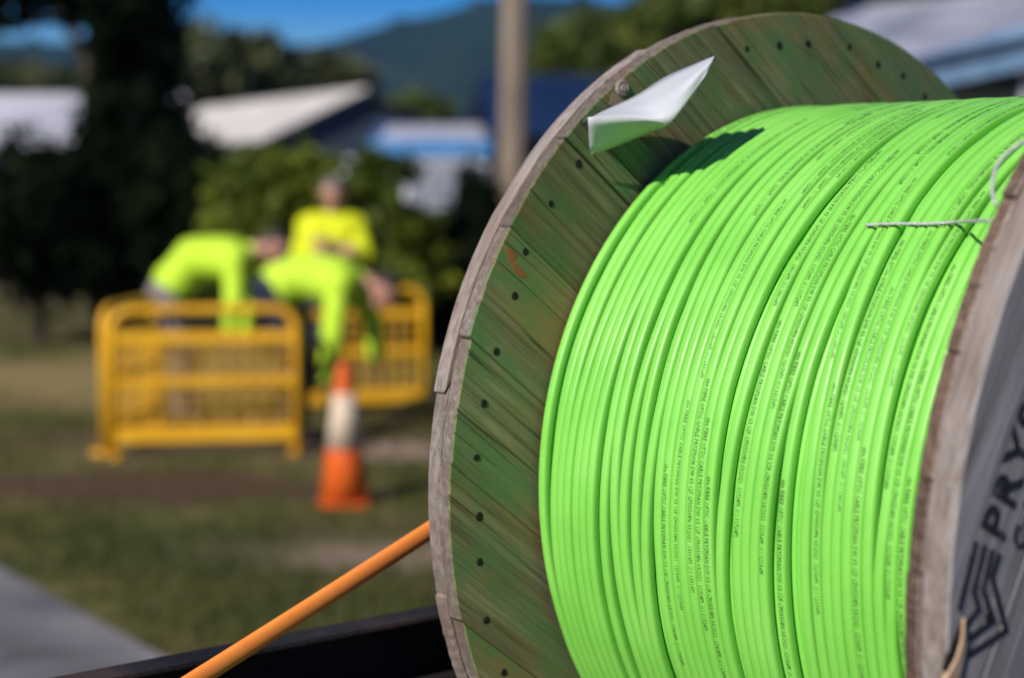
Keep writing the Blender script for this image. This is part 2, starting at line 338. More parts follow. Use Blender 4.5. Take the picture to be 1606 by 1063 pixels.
M_blueroof = noise_mat('navy_roof', [(0.3, (0.004, 0.016, 0.05)), (0.7, (0.009, 0.028, 0.075))], 1.0, 4, 0.6)
M_palegutter = noise_mat('pale_blue_gutter', [(0.3, (0.16, 0.28, 0.42)), (0.7, (0.24, 0.38, 0.54))], 2, 3, 0.45)
M_paint = noise_mat('white_paint', [(0.3, (0.62, 0.63, 0.64)), (0.7, (0.78, 0.78, 0.78))], 2, 4, 0.5)
M_brickw = noise_mat('render_wall', [(0.3, (0.28, 0.26, 0.24)), (0.7, (0.4, 0.38, 0.35))], 1.5, 5, 0.85, 0.4, 30)
M_glass = mat('window_glass', (0.02, 0.025, 0.03), 0.08, 0.6)
M_dark = noise_mat('dark_steel', [(0.3, (0.012, 0.012, 0.013)), (0.7, (0.025, 0.024, 0.024))], 6, 5, 0.5, 0.2, 60)
def corrugated(a, b, c, d, pitch=0.35, amp=0.02, thick=0.03):
    """roof sheet with ribs: a-b is the eave, d-c the ridge"""
    a, b, c, d = map(Vector, (a, b, c, d)); n = max(4, int((b-a).length/pitch)*4); nr = (b-a).cross(d-a).normalized()
    if nr.z < 0: nr = -nr
    V = []; Fc = []
    for i in range(n+1):
        t = i/n; h = amp*max(0, math.cos(i*math.pi/2))
        for q0, q1 in ((a, b), (d, c)):
            p = q0.lerp(q1, t); V += [p + nr*h, p - nr*thick]
    for i in range(n):
        k = i*4; Fc += [(k, k+4, k+6, k+2), (k+1, k+3, k+7, k+5), (k, k+1, k+5, k+4), (k+2, k+6, k+7, k+3)]
    Fc += [(0, 2, 3, 1), (n*4, n*4+1, n*4+3, n*4+2)]
    return MB().add(V, Fc)
def gable_house(name, apex, rd, half, length, eave, ridge, m_wall, m_roof, label, over=0.35, m_trim=None, windows=(), side=()):
    """gable centre at apex (x, y); rd = ridge heading (unit, away from the gable); side = across"""
    rd = Vector((rd[0], rd[1], 0)).normalized(); e = empty(name, (apex[0], apex[1], 0)); sd = Vector((rd.y, -rd.x, 0)); Z = Vector((0, 0, 1))
    mb = MB(); pts = []
    for l_ in (0, length):
        o = rd*l_; pts += [o-sd*half, o+sd*half, o+sd*half+Z*eave, o+Z*ridge, o-sd*half+Z*eave]
    mb.add(pts, [(0,1,2,3,4), (9,8,7,6,5), (0,4,9,5), (1,6,7,2), (2,7,8,3), (4,3,8,9), (0,5,6,1)]); mb.build('wall', m_wall, e)
    sl = (ridge-eave)/half
    for s in (-1, 1):
        e0 = -rd*over + sd*s*(half+over) + Z*(eave-over*sl+0.06); e1 = e0 + rd*(length+2*over)
        r0 = -rd*over + sd*s*0.015 + Z*(ridge+0.06); r1 = r0 + rd*(length+2*over)
        rf = corrugated(e0, e1, r1, r0).build('roof', m_roof, e)
        gt = MB().tube([e0+sd*s*0.06-Z*0.03, e1+sd*s*0.06-Z*0.03], 0.055, 8).build('gutter', m_trim or m_roof, rf)
    MB().tube([-rd*over+Z*(ridge+0.085), rd*(length+over)+Z*(ridge+0.085)], 0.06, 6).build('ridge_cap', m_roof, e)
    for s in (-1, 1):                                # barge boards on the gable
        a = -rd*(over+0.02) + sd*s*(half+over) + Z*(eave-over*sl-0.09); b = -rd*(over+0.02) + Z*(ridge-0.09)
        MB().add([a, b, b+Z*.16, a+Z*.16, a-rd*.03, b-rd*.03, b-rd*.03+Z*.16, a-rd*.03+Z*.16], [(0,1,2,3),(7,6,5,4),(0,4,5,1),(3,2,6,7),(0,3,7,4),(1,5,6,2)]).build('barge_board', m_trim or m_wall, e)
    for (cx, cz, ww, hh) in windows:                 # on the gable wall
        c = sd*cx + Z*cz - rd*0.02
        def bx(x0, x1, z0, z1, y0, y1): return MB().add([c+sd*x+Z*z-rd*y for y in (y0, y1) for (x, z) in ((x0, z0), (x1, z0), (x1, z1), (x0, z1))], [(0,1,2,3),(7,6,5,4),(0,4,5,1),(1,5,6,2),(2,6,7,3),(3,7,4,0)])
        wn = bx(-ww/2, ww/2, -hh/2, hh/2, -0.01, 0.01).build('window', M_glass, e)
        for (x0, x1, z0, z1) in ((-ww/2-.06, ww/2+.06, hh/2, hh/2+.07), (-ww/2-.06, ww/2+.06, -hh/2-.07, -hh/2), (-ww/2-.06, -ww/2, -hh/2, hh/2), (ww/2, ww/2+.06, -hh/2, hh/2), (-.02, .02, -hh/2, hh/2)):
            bx(x0, x1, z0, z1, -0.01, 0.035).build('frame', M_paint, wn)
    for s in (-1, 1):                                # openings in the long walls: (along, centre height, width, height, kind)
        for (al, cz, ww, hh, kd) in side:
            c = rd*al + sd*s*half + Z*cz
            def bx(x0, x1, z0, z1, y0, y1): return MB().add([c+rd*x+Z*z+sd*s*y for y in (y0, y1) for (x, z) in ((x0, z0), (x1, z0), (x1, z1), (x0, z1))], [(0,1,2,3),(7,6,5,4),(0,4,5,1),(1,5,6,2),(2,6,7,3),(3,7,4,0)])
            wn = bx(-ww/2, ww/2, -hh/2, hh/2, -0.01, 0.015).build(kd, M_glass if kd == 'window' else M_paint, e)
            for (x0, x1, z0, z1) in ((-ww/2-.06, ww/2+.06, hh/2, hh/2+.07), (-ww/2-.06, -ww/2, -hh/2, hh/2), (ww/2, ww/2+.06, -hh/2, hh/2)) + (((-.02, .02, -hh/2, hh/2), (-ww/2-.09, ww/2+.09, -hh/2-.07, -hh/2)) if kd == 'window' else ()):
                bx(x0, x1, z0, z1, -0.01, 0.045).build('frame', M_paint, wn)
            if kd == 'door': bx(ww/2-.14, ww/2-.06, -.06, .0, .015, .07).build('handle', M_zinc, wn)
    return tag(e, label, 'house')
# white-roofed house at the left edge
h = at(-60, 200, 33); gable_house('house', (h.x-4, 35.5), (1, 0.05), 2.7, 7.4, 2.3, 3.25, M_brickw, M_whiteroof, 'house with low white metal roof at the left edge behind dark shrubs', side=((1.5, 1.4, 1.3, 1.0, 'window'), (4.8, 1.4, 1.3, 1.0, 'window')))
# grey gabled house
gable_house('house', (-5.13, 60), (-0.45, 0.89), 3.6, 19, 2.95, 4.62, M_gable, M_cream, 'slate-blue gabled house with long cream metal roof', m_trim=M_wallnavy, windows=((-1.4, 1.6, 1.3, 1.2), (1.5, 1.6, 1.3, 1.2)))
# navy house behind the pole
gable_house('house', (-0.3, 33.5), (1, 0.06), 3.2, 11, 2.5, 3.5, M_wallnavy, M_blueroof, 'dark navy house with navy roof right behind the wooden pole', windows=((0, 1.5, 1.2, 1.1),), side=((1.6, 1.5, 1.2, 1.1, 'window'), (4.0, 1.02, .9, 2.0, 'door'), (6.8, 1.5, 1.5, 1.1, 'window')))
# house with grey zinc roof at the right
A1, B1 = Vector((4.92, 25.2, 0)), Vector((6.78, 22.8, 0)); rdv = (B1-A1).normalized()
gable_house('house', tuple((A1 + rdv*0.3)[:2]), tuple(rdv[:2]), 3.5, 15, 2.75, 4.0, M_brickw, M_zinc, 'house with patchy grey metal roof at upper right behind the drum', side=((1.6, 1.5, 1.3, 1.1, 'window'), (4.2, 1.5, 1.3, 1.1, 'window'), (6.4, 1.02, .9, 2.0, 'door')))

# open carport with blue fascia beside the pole, white van in it
def carport():
    Y = 30; a = at(585, 226, Y); b = at(768, 226, Y); z1 = a.z; z0 = z1-0.02
    e = empty('carport', ((a.x+b.x)/2, Y, 0)); hw = (b.x-a.x)/2; dep = 3.4; rise = 0.42
    corrugated((-hw, 0, z1), (hw, 0, z1), (hw, dep, z1+rise), (-hw, dep, z1+rise), 0.3).build('roof', M_whiteroof, e)
    MB().box((-hw-.02, -0.06, z1-0.2), (hw+.02, -0.02, z1+0.07)).build('fascia', M_bluefas, e)
    for s in (-1, 1):
        x = s*(hw+.03)
        MB().add([(x-.02, -.02, z1-.2), (x+.02, -.02, z1-.2), (x+.02, dep, z1+rise-.2), (x-.02, dep, z1+rise-.2), (x-.02, -.02, z1+.07), (x+.02, -.02, z1+.07), (x+.02, dep, z1+rise+.07), (x-.02, dep, z1+rise+.07)], [(3,2,1,0),(4,5,6,7),(0,1,5,4),(1,2,6,5),(2,3,7,6),(3,0,4,7)]).build('fascia', M_bluefas, e)
        for y, hh in ((0.12, z1), (dep-.15, z1+rise)):
            MB().box((s*(hw-.1)-.045, y-.045, 0), (s*(hw-.1)+.045, y+.045, hh-.03)).build('post', M_paint, e)
    tag(e, 'open carport with blue fascia and pale roof left of the wooden pole', 'carport')
carport()
def van():
    e = empty('parked_van', (-2.25, 27.1, 0), math.radians(127))   # nose points along local +x
    M_v = noise_mat('van_white', [(0.3, (0.66, 0.67, 0.68)), (0.7, (0.78, 0.78, 0.78))], 1, 3, 0.3, spec=0.5)
    L2, Wd, H = 2.1, 0.76, 1.98
    side = [(-L2, .35), (-L2, 1.95), (-L2+.1, H), (0.75, H), (1.35, 1.28), (1.95, 1.08), (L2, .85), (L2, .35)]
    n = len(side); V = [(x, -Wd if z < 1.3 else -Wd+.1*(z-1.2), z) for x, z in side] + [(x, Wd if z < 1.3 else Wd-.1*(z-1.2), z) for x, z in side]
    MB().add(V, [tuple(range(n))[::-1], tuple(range(n, 2*n))] + [(i, (i+1) % n, n+(i+1) % n, n+i) for i in range(n)]).build('body', M_v, e, bevel=0.04)
    MB().add([(0.79, -.6, 1.91), (.79, .6, 1.91), (1.33, .64, 1.29), (1.33, -.64, 1.29), (.83, -.6, 1.94), (.83, .6, 1.94), (1.37, .64, 1.32), (1.37, -.64, 1.32)], [(0,1,2,3),(7,6,5,4),(0,4,5,1),(1,5,6,2),(2,6,7,3),(3,7,4,0)]).build('windscreen', M_glass, e)
    for s in (-1, 1):
        MB().box((-.05, s*.72-.03, 1.32), (.72, s*.72+.03, 1.8)).build('side_window', M_glass, e)
        MB().box((L2-.03, s*.55-.15, .72), (L2+.02, s*.55+.15, .87)).build('headlight', mat('lamp_glass', (.5, .5, .5), .1), e, bevel=.01)
        MB().box((-L2-.02, s*.66-.05, .9), (-L2+.03, s*.66+.05, 1.3)).build('tail_light', mat('red_lens', (.3, .015, .015), .25), e, bevel=.01)
        for x in (-1.3, 1.35):
            R_ = Matrix.Translation((x, s*(Wd-.1), .33)) @ Matrix.Rotation(math.pi/2, 4, 'X')
            wh = MB().lathe([(.2, -.1), (.31, -.1), (.33, -.06), (.33, .06), (.31, .1), (.2, .1)], 24, R_).build('wheel', M_dark, e, True)
            MB().lathe([(.05, -.11), (.2, -.105), (.2, .105), (.05, .11)], 16, R_).build('rim', M_zinc, wh)
    MB().box((L2-.05, -.7, .32), (L2+.07, .7, .55)).build('bumper', M_dark, e, bevel=.03)
    tag(e, 'white van parked at the blue carport behind the shrubs', 'van')
van()
# low awning with pale blue gutter in front of the right-hand house
def awning():
    e = empty('awning', (4.9, 11.5, 0)); z = 2.62
    rf = corrugated((-1.6, 2.9, z), (-1.6, -3.2, z), (1.7, -3.2, z+.28), (1.7, 2.9, z+.28), 0.3).build('roof', M_zinc, e)
    MB().tube([(-1.67, -3.25, z-.03), (-1.67, 2.95, z-.03)], 0.06, 10).build('gutter', M_palegutter, e, True)
    MB().box((-1.66, -3.2, z-.24), (-1.62, 2.9, z-.09)).build('fascia', M_palegutter, e)
    MB().box((-1.62, 2.9, z-.24), (1.7, 2.94, z-.05)).build('fascia', M_palegutter, e)
    for y in (-2.9, -.1, 2.7):
        MB().box((-1.55, y-.04, 0), (-1.47, y+.04, z-.04)).build('post', M_paint, e)
        MB().box((1.55, y-.04, 0), (1.63, y+.04, z+.22)).build('post', M_paint, e)
        MB().box((-1.6, y-.03, z-.16), (1.68, y+.03, z-.05)).build('beam', M_wallnavy, e)
    MB().box((1.6, -3.2, 0), (1.68, 2.9, z+.2)).build('back_wall', M_wallnavy, e)
    tag(e, 'low awning with pale blue gutter below the grey roof at right edge', 'awning')
awning()
# wooden pole
def pole():
    b = at(803, 560, 20); e = empty('utility_pole', (b.x, 20, 0))
    M_p = wood_mat('pole_wood', (0.09, 0.065, 0.045), (0.2, 0.15, 0.11), (0.3, 0.24, 0.18), (0.14, 0.1, 0.075), 0.5)
    s = MB().tube([(0, 0, z) for z in (-.1, 2, 4, 6, 9.2)], [.172, .163, .152, .143, .128], 20).build('shaft', noise_mat('pole_grain', [(0.3, (0.13, 0.1, 0.07)), (0.5, (0.24, 0.185, 0.135)), (0.7, (0.34, 0.27, 0.2))], 3, 5, 0.9, 0.6, 30, stretch=(6, 6, 0.5)), e, True)
    MB().box((-1.1, -.2, 8.5), (1.1, -.1, 8.62)).build('crossarm', M_bark, e)
    for x in (-1, -.5, .5, 1): MB().lathe([(.02, 0), (.05, .03), (.05, .12), (.02, .15)], 10, Matrix.Translation((x, -.15, 8.62))).build('insulator', M_paint, e)
    e.rotation_euler = (0, math.radians(0.5), 0)
    tag(e, 'tall round wooden utility pole rising behind the drum', 'pole')
pole()

# ================================================================== DRUM
R = 0.6; T = 0.0772*R; W = 1.105*R; RC = 0.79*R
C = CAM + Vector((0.6605, 3.9185, -0.6317))*R       # centre of the far flange's inner face
def drum_frame(name): 
    o = empty(name, (C.x, C.y, C.z), AZ); return o   # local x = across, y = away from camera along the axle, z up
def on_flange(x, y, off):                           # pixel -> drum-local point on the plane at height off above the far flange face
    d = ray(x, y); o = C + NRM*off; k = (o-CAM).dot(NRM)/d.dot(NRM); p = CAM + d*k - C
    return Vector((p.dot(U), -p.dot(NRM), p.z))
M_inner = wood_mat('flange_inner_boards', (0.09, 0.075, 0.036), (0.2, 0.18, 0.09), (0.31, 0.28, 0.15), (0.27, 0.165, 0.045), 0.7, 0.5, tint2=(0.1, 0.19, 0.065))  # tint2 puts the cable's green bounce light, with some moss, into the colour
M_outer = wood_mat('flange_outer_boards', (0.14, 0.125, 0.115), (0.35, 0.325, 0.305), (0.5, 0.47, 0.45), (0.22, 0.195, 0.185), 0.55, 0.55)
M_rim = wood_mat('flange_cross_boards', (0.16, 0.12, 0.09), (0.3, 0.235, 0.185), (0.42, 0.35, 0.29), (0.15, 0.105, 0.08), 0.5, 0.55)
M_gap = noise_mat('gap_black', [(0.3, (0.006, 0.005, 0.005)), (0.7, (0.02, 0.015, 0.012))], 60, 2, 0.7)  # near-black painted for the shade inside the nail holes and the split
M_core = noise_mat('flange_core', [(0.3, (0.03, 0.022, 0.015)), (0.7, (0.06, 0.045, 0.03))], 10)
M_ink = noise_mat('stencil_ink', [(0.35, (0.012, 0.012, 0.016)), (0.62, (0.03, 0.03, 0.035)), (0.75, (0.12, 0.11, 0.105))], 45, 5, 0.75, stretch=(1, 1, 1))

M_edge = wood_mat('weathered_board_ends', (0.13, 0.105, 0.088), (0.27, 0.225, 0.195), (0.4, 0.35, 0.31), (0.17, 0.12, 0.088), 0.85, 0.9)
M_edge3 = wood_mat('grey_brown_board_ends', (0.09, 0.07, 0.055), (0.19, 0.155, 0.13), (0.3, 0.255, 0.22), (0.12, 0.085, 0.06), 0.85, 0.9)
M_edge2 = wood_mat('brown_board_ends', (0.06, 0.036, 0.024), (0.13, 0.085, 0.06), (0.22, 0.16, 0.12), (0.09, 0.05, 0.032), 0.6, 0.9)
def plank_mesh(lo, hi, rad, th, seed):
    """board between lo..hi across, cut to the disc; lies in local XZ, thickness along Y 0..th"""
    r = random.Random(seed); rad = rad + r.uniform(-.0035, .0015)
    def half(v): return math.sqrt(max(1e-6, rad*rad-v*v))
    pts = []; N = 22
    lo2, hi2 = max(lo, -rad*0.9985), min(hi, rad*0.9985)
    for i in range(N+1): v = lo2+(hi2-lo2)*i/N; pts.append((half(v)+r.uniform(-.0008, .0008), v))
    for i in range(N+1): v = hi2+(lo2-hi2)*i/N; pts.append((-half(v)+r.uniform(-.0008, .0008), v))
    n = len(pts)
    V = [(x, 0, z) for x, z in pts] + [(x, th, z) for x, z in pts]
    bm = bmesh.new(); vv = [bm.verts.new(p) for p in V]
    bm.faces.new(vv[:n]); bm.faces.new(vv[n:][::-1])
    for i in range(n): bm.faces.new((vv[i], vv[n+i], vv[n+(i+1) % n], vv[(i+1) % n]))
    bmesh.ops.recalc_face_normals(bm, faces=bm.faces)
    ed = [e for e in bm.edges if len(e.link_faces) == 2 and e.calc_face_angle(0) > 1.0]
    bmesh.ops.bevel(bm, geom=ed, offset=0.0016, segments=1, affect='EDGES', clamp_overlap=True)
    for f_ in bm.faces:
        c_ = f_.calc_center_median()
        if abs(f_.normal.y) < .5 and math.hypot(c_.x, c_.z) > rad-.012: f_.material_index = 1
    me = bpy.data.meshes.new('plank'); bm.to_mesh(me); bm.free(); return me
def boards(parent, y0, th, ang, m, widths, seed, edge=None, wide={}):
    v = -R; i = 0
    while v < R-0.004:
        wd = widths[i % len(widths)]; hi = min(R, v+wd)
        if R-hi < 0.03: hi = R
        g0 = wide.get(i-1, .0004); g1 = wide.get(i, .0004)
        o = link('plank', plank_mesh(v+g0, hi-g1, R, th, seed+i), m, parent); o.data.materials.append(edge or M_edge)
        o.location = (0, y0 + random.uniform(-.0004, .0004), 0); o.rotation_euler = (0, -ang, 0); v = hi; i += 1
drum = drum_frame('cable_drum')
tag(drum, 'large weathered wooden cable drum in the foreground', 'cable drum')
def disc(y0, th, rad, seg=96):
    M = Matrix.Translation((0, y0, 0)) @ Matrix.Rotation(-math.pi/2, 4, 'X'); return MB().lathe([(rad, 0), (rad, th)], seg, M)
far = disc(T/2-.001, .002, R-.006).build('flange', M_core, drum)
near = disc(-W-T*.36, .001, R-.006).build('flange', M_core, drum)
h2 = T/2-.0012
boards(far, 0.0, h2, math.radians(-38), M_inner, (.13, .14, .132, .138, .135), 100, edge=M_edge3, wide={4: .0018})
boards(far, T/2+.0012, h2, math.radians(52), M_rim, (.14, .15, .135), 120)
boards(near, -W-T, T*.64, math.radians(60), M_outer, (.13125,), 140, wide={7: .0009})
boards(near, -W-T*.335, T*.335, math.radians(-30), M_rim, (.075, .11, .062, .09), 160, edge=M_edge2)
MB().lathe([(.3*R, 0), (.3*R, W-.0004)], 48, Matrix.Translation((0, -.0002, 0)) @ Matrix.Rotation(math.pi/2, 4, 'X')).build('barrel', M_rim, drum, True)
# raised dark discs added for the shaded nail holes round the flanges
hole_me = MB().lathe([(.0044, -.004), (.0044, .0004), (.003, .0011)], 10).mesh('nail_hole'); hole_me.materials.append(M_gap)
def nail_holes(parent, y, sgn, ring, a0, a1, step, seed):
    r = random.Random(seed); a = a0
    while a < a1:
        rr = R*(ring+r.uniform(-.012, .008)); o = link('nail_hole', hole_me, None, parent); th = math.radians(a + r.uniform(-1, 1))
        o.location = (rr*math.cos(th), y, rr*math.sin(th)); o.rotation_euler = (math.pi/2*sgn, 0, 0); s = r.uniform(.8, 1.25); o.scale = (s, s*r.uniform(.9, 1.2), 1); a += step
nail_holes(far, 0, 1, 0.937, 62, 420, 6.65, 1)
nail_holes(near, -W-T, 1, 0.90, 5, 362, 12.5, 2)
# a bigger bolt on the far flange near the paper
bp_ = on_flange(975, 139, 0)
bo = MB().lathe([(.011, -.002), (.011, .0015), (.0085, .0035), (.0075, .0028), (.0045, .0028), (.004, .0045)], 20).build('bolt', M_rim, far); bo.location = (bp_.x, -.0001, bp_.z); bo.rotation_euler = (math.pi/2, 0, 0)
# stencilled mark and lettering on the near flange, running up the boards
TW = W+T+0.0007
def stripe(pts, wd):
    """flat painted band along a bent line on the near flange"""
    P = [on_flange(1406+x/3.29, 740+y/3.29, TW) for x, y in pts]; q = [Vector((p.x, p.z)) for p in P]; n = len(q); L_, Rr = [], []
    for i in range(n):
        a = q[max(0, i-1)]; b = q[min(n-1, i+1)]; d1 = (q[i]-a).normalized() if i > 0 else (b-q[i]).normalized(); d2 = (b-q[i]).normalized() if i < n-1 else d1
        t = (d1+d2).normalized(); nn = Vector((-t.y, t.x)); k = wd/2/max(.4, nn.dot(Vector((-d1.y, d1.x)))); L_.append(q[i]+nn*k); Rr.append(q[i]-nn*k)
    y0, y1 = -TW+.0003, -TW-.0003
    V = [(p.x, y1, p.y) for p in L_] + [(p.x, y1, p.y) for p in Rr] + [(p.x, y0, p.y) for p in L_] + [(p.x, y0, p.y) for p in Rr]
    Fc = [(i, i+1, n+i+1, n+i) for i in range(n-1)] + [(2*n+i, i, i+1, 2*n+i+1) for i in range(n-1)] + [(n+i, 3*n+i, 3*n+i+1, n+i+1) for i in range(n-1)]
    MB().add(V, Fc).build('logo_stripe', M_ink, near)
for ln in (((410, 355), (372, 510), (322, 712)), ((455, 375), (398, 615), (425, 705), (352, 795)), ((493, 398), (445, 600), (500, 765), (358, 870)), ((530, 418), (492, 540), (565, 815), (368, 945))):
    stripe(ln, 0.0056)
def lettering(body, size, a_px, b_px, spacing=1.0, xs=1.0):
    """flat letters on the near flange: starts at a_px, reads towards b_px, letter tops to the left"""
    a = on_flange(*a_px, TW); b = on_flange(*b_px, TW); e1 = Vector((b.x-a.x, b.z-a.z)).normalized(); e2 = Vector((-e1.y, e1.x))
    me = text_mesh(body, size, 0.0003, spacing, 2, size*.02)
    for v in me.vertices:
        x, y, z = v.co; x *= xs; v.co = (a.x + e1.x*x + e2.x*y, -TW - z, a.z + e1.y*x + e2.y*y)
    me.materials.clear(); link('lettering', me, M_ink, near)
lettering('PRYSMIAN', 0.052, (1571, 853), (1601, 762), 1.12)
lettering('Cables & Systems', 0.03, (1604, 867), (1634, 776), 1.05)

def flat_patch(name, px, off, m, parent, lift):
    P = [on_flange(x, y, off) for x, y in px]; n = len(P); V = [(p.x, p.y-lift, p.z) for p in P] + [(p.x, p.y+.002, p.z) for p in P]
    return MB().add(V, [tuple(range(n)), tuple(range(n, 2*n))[::-1]] + [(i, n+i, n+(i+1) % n, (i+1) % n) for i in range(n)]).build(name, m, parent)
flat_patch('split', [(1507, 976), (1500, 990), (1488, 1020), (1479, 1050), (1484, 1052), (1497, 1030), (1506, 1010)], W+T, M_gap, near, .0006)
flat_patch('splinter', [(1509, 968), (1505, 1005), (1496, 1034), (1478, 1068), (1496, 1080), (1505, 1040), (1511, 1005)], W+T, noise_mat('fresh_wood', [(0.3, (0.4, 0.26, 0.15)), (0.7, (0.55, 0.38, 0.24))], 30), near, .003)
M_chip = noise_mat('orange_chip', [(0.3, (0.3, 0.09, 0.03)), (0.7, (0.45, 0.17, 0.07))], 60)
flat_patch('chipped_patch', [(794, 390), (806, 394), (811, 400), (806, 406), (812, 418), (824, 428), (826, 434), (818, 436), (808, 428), (800, 412), (796, 402)], 0, M_chip, far, .0007)
flat_patch('chipped_patch', [(960, 145), (972, 152), (990, 158), (985, 166), (968, 170), (955, 165)], 0, noise_mat('bare_wood', [(0.3, (0.26, 0.17, 0.11)), (0.7, (0.36, 0.25, 0.17))], 40), far, .0005)

# ------------------------------------------------------------------ cable
D = 0.0128; NT = 40; NL = 50                        # sheath width; turns lying on top; turns in the layer below
M_cab = mat('green_sheath', (0.15, 0.60, 0.045), 0.33, 0.45)
n_, l_, b_ = nodes(M_cab); b_.inputs['Subsurface Weight'].default_value = 0.1; b_.inputs['Subsurface Radius'].default_value = (1, 1, .5); b_.inputs['Subsurface Scale'].default_value = 0.005   # translucent polyethylene
tcx = n_.new('ShaderNodeTexCoord'); nz = n_.new('ShaderNodeTexNoise'); nz.inputs['Scale'].default_value = 9; nz.inputs['Detail'].default_value = 5; l_.new(tcx.outputs['Object'], nz.inputs['Vector'])
rp = ramp(n_, [(0.3, (0.20, 0.58, 0.075)), (0.55, (0.235, 0.64, 0.09)), (0.75, (0.27, 0.66, 0.115))]); l_.new(nz.outputs['Fac'], rp.inputs[0]); l_.new(rp.outputs[0], b_.inputs['Base Color'])
rp2 = ramp(n_, [(0.35, (0.33, 0.33, 0.33)), (0.7, (0.5, 0.5, 0.5))]); l_.new(nz.outputs['Fac'], rp2.inputs[0]); l_.new(rp2.outputs[0], b_.inputs['Roughness'])
M_print = mat('print_ink', (0.02, 0.06, 0.015), 0.6, 0.3)
cable = drum_frame('fibre_cable'); tag(cable, 'bright green fibre optic cable wound in many turns on the drum', 'cable')
NA = 180; ang = np.linspace(0, 2*math.pi, NA+1) - math.pi*0.35      # seam at the hidden rear
def lay(n, amp1, amp2, r0, seed, tight):
    pos = np.zeros((n, NA+1)); rad = np.zeros((n, NA+1)); pitch = (W - D*1.02)/n; fr = np.linspace(0, 1, NA+1)
    for i in range(n):
        drift = amp1*smooth_noise(ang, seed+500+(i*2+1)//5, 3, 1.0) + amp2*smooth_noise(ang, seed+900+i, 3, 1.15)
        pos[i] = D*0.51 + pitch*(i + fr*.6 + .2) + drift; rad[i] = r0 + 0.0008*smooth_noise(ang, seed+1300+i, 3, 1.2)
    for it in range(60):                            # turns lie side by side without running into each other
        for i in range(1, n):
            need = np.maximum(0, D*tight-(pos[i]-pos[i-1])); pos[i] += need*.5; pos[i-1] -= need*.5
        pos = np.clip(pos, D*0.5, W-D*0.5)
    return pos, rad
pos, rad = lay(NT, .0135, .0095, RC-D*.5-.0008, 0, 1.03)
posl, radl = lay(NL, .0015, .001, RC-D*.5-.0008-D*1.0, 4000, .96)
seg = 16; psi = (np.arange(seg)+.5)*2*math.pi/seg
cs = np.sign(np.cos(psi))*np.abs(np.cos(psi))**.66; sn = np.sign(np.sin(psi))*np.abs(np.sin(psi))**.66   # even shading put into the shape: round sheath squared off
quad = []
for a in range(NA):
    for k in range(seg): quad.append((a*seg+k, a*seg+(k+1) % seg, (a+1)*seg+(k+1) % seg, (a+1)*seg+k))
turns = []
for pp, rd_, top in [(pos[i], rad[i], True) for i in range(NT)] + [(posl[i], radl[i], False) for i in range(NL)]:
    rr = rd_[:, None] + D/2*cs[None]; yy = -(pp[:, None] + D/2*sn[None])
    V = np.stack([rr*np.cos(ang)[:, None], yy, rr*np.sin(ang)[:, None]], 2).reshape(-1, 3)
    me = bpy.data.meshes.new('cable_turn'); me.from_pydata(V.tolist(), [], quad); me.update()
    o = link('cable_turn', me, M_cab, cable, True)
    if top: turns.append(o)
# older windings under both layers
MB().lathe([(RC-D*2.2, .001), (RC-D*2.2, W-.001)], 120, Matrix.Rotation(math.pi/2, 4, 'X')).build('inner_winding', M_cab, cable, True)
# printed lettering along the sheath
txt = 'nbn FIBRE OPTIC CABLE PRYSMIAN DW V3 12F CM05508N 03/2021  %s  // / %s'
tms = []
for num in ('12408M', '11924M', '13016M', '12156M'):
    me = text_mesh(txt % (num, num), 0.0056, 0.0, 1.08, 1)
    co = np.zeros(len(me.vertices)*3); me.vertices.foreach_get('co', co); tms.append((co.reshape(-1, 3), [tuple(p.vertices) for p in me.polygons])); bpy.data.meshes.remove(me)
pr = random.Random(5)
ang2 = np.unwrap(ang)
def printed(i, th0, psi0, which):
    co, fc = tms[which]; x = co[:, 0]*1.02; y = co[:, 1]-0.0022
    th = th0 + x/RC; thw = (th - ang2[0]) % (2*math.pi) + ang2[0]
    pc = np.interp(thw, ang2, pos[i]); rc = np.interp(thw, ang2, rad[i])
    ps = psi0 + y/(D/2); r_ = D/2+0.0003; c8 = np.sign(np.cos(ps))*np.abs(np.cos(ps))**.66; s8 = np.sign(np.sin(ps))*np.abs(np.sin(ps))**.66
    rr = rc + r_*c8; yy = -(pc + r_*s8)
    V = np.stack([rr*np.cos(thw), yy, rr*np.sin(thw)], 1)
    me = bpy.data.meshes.new('printed_text'); me.from_pydata(V.tolist(), [], fc); me.update(); link('printed_text', me, M_print, turns[i])
for i in range(NT):
    k = 2 if i > 12 else 1
    base = pr.uniform(1.0, 1.9)
    for j in range(k):
        if i < 14 and pr.random() < 0.25: continue
        printed(i, base + j*pr.uniform(0.95, 1.3), pr.uniform(-.1, .6), pr.randrange(4))

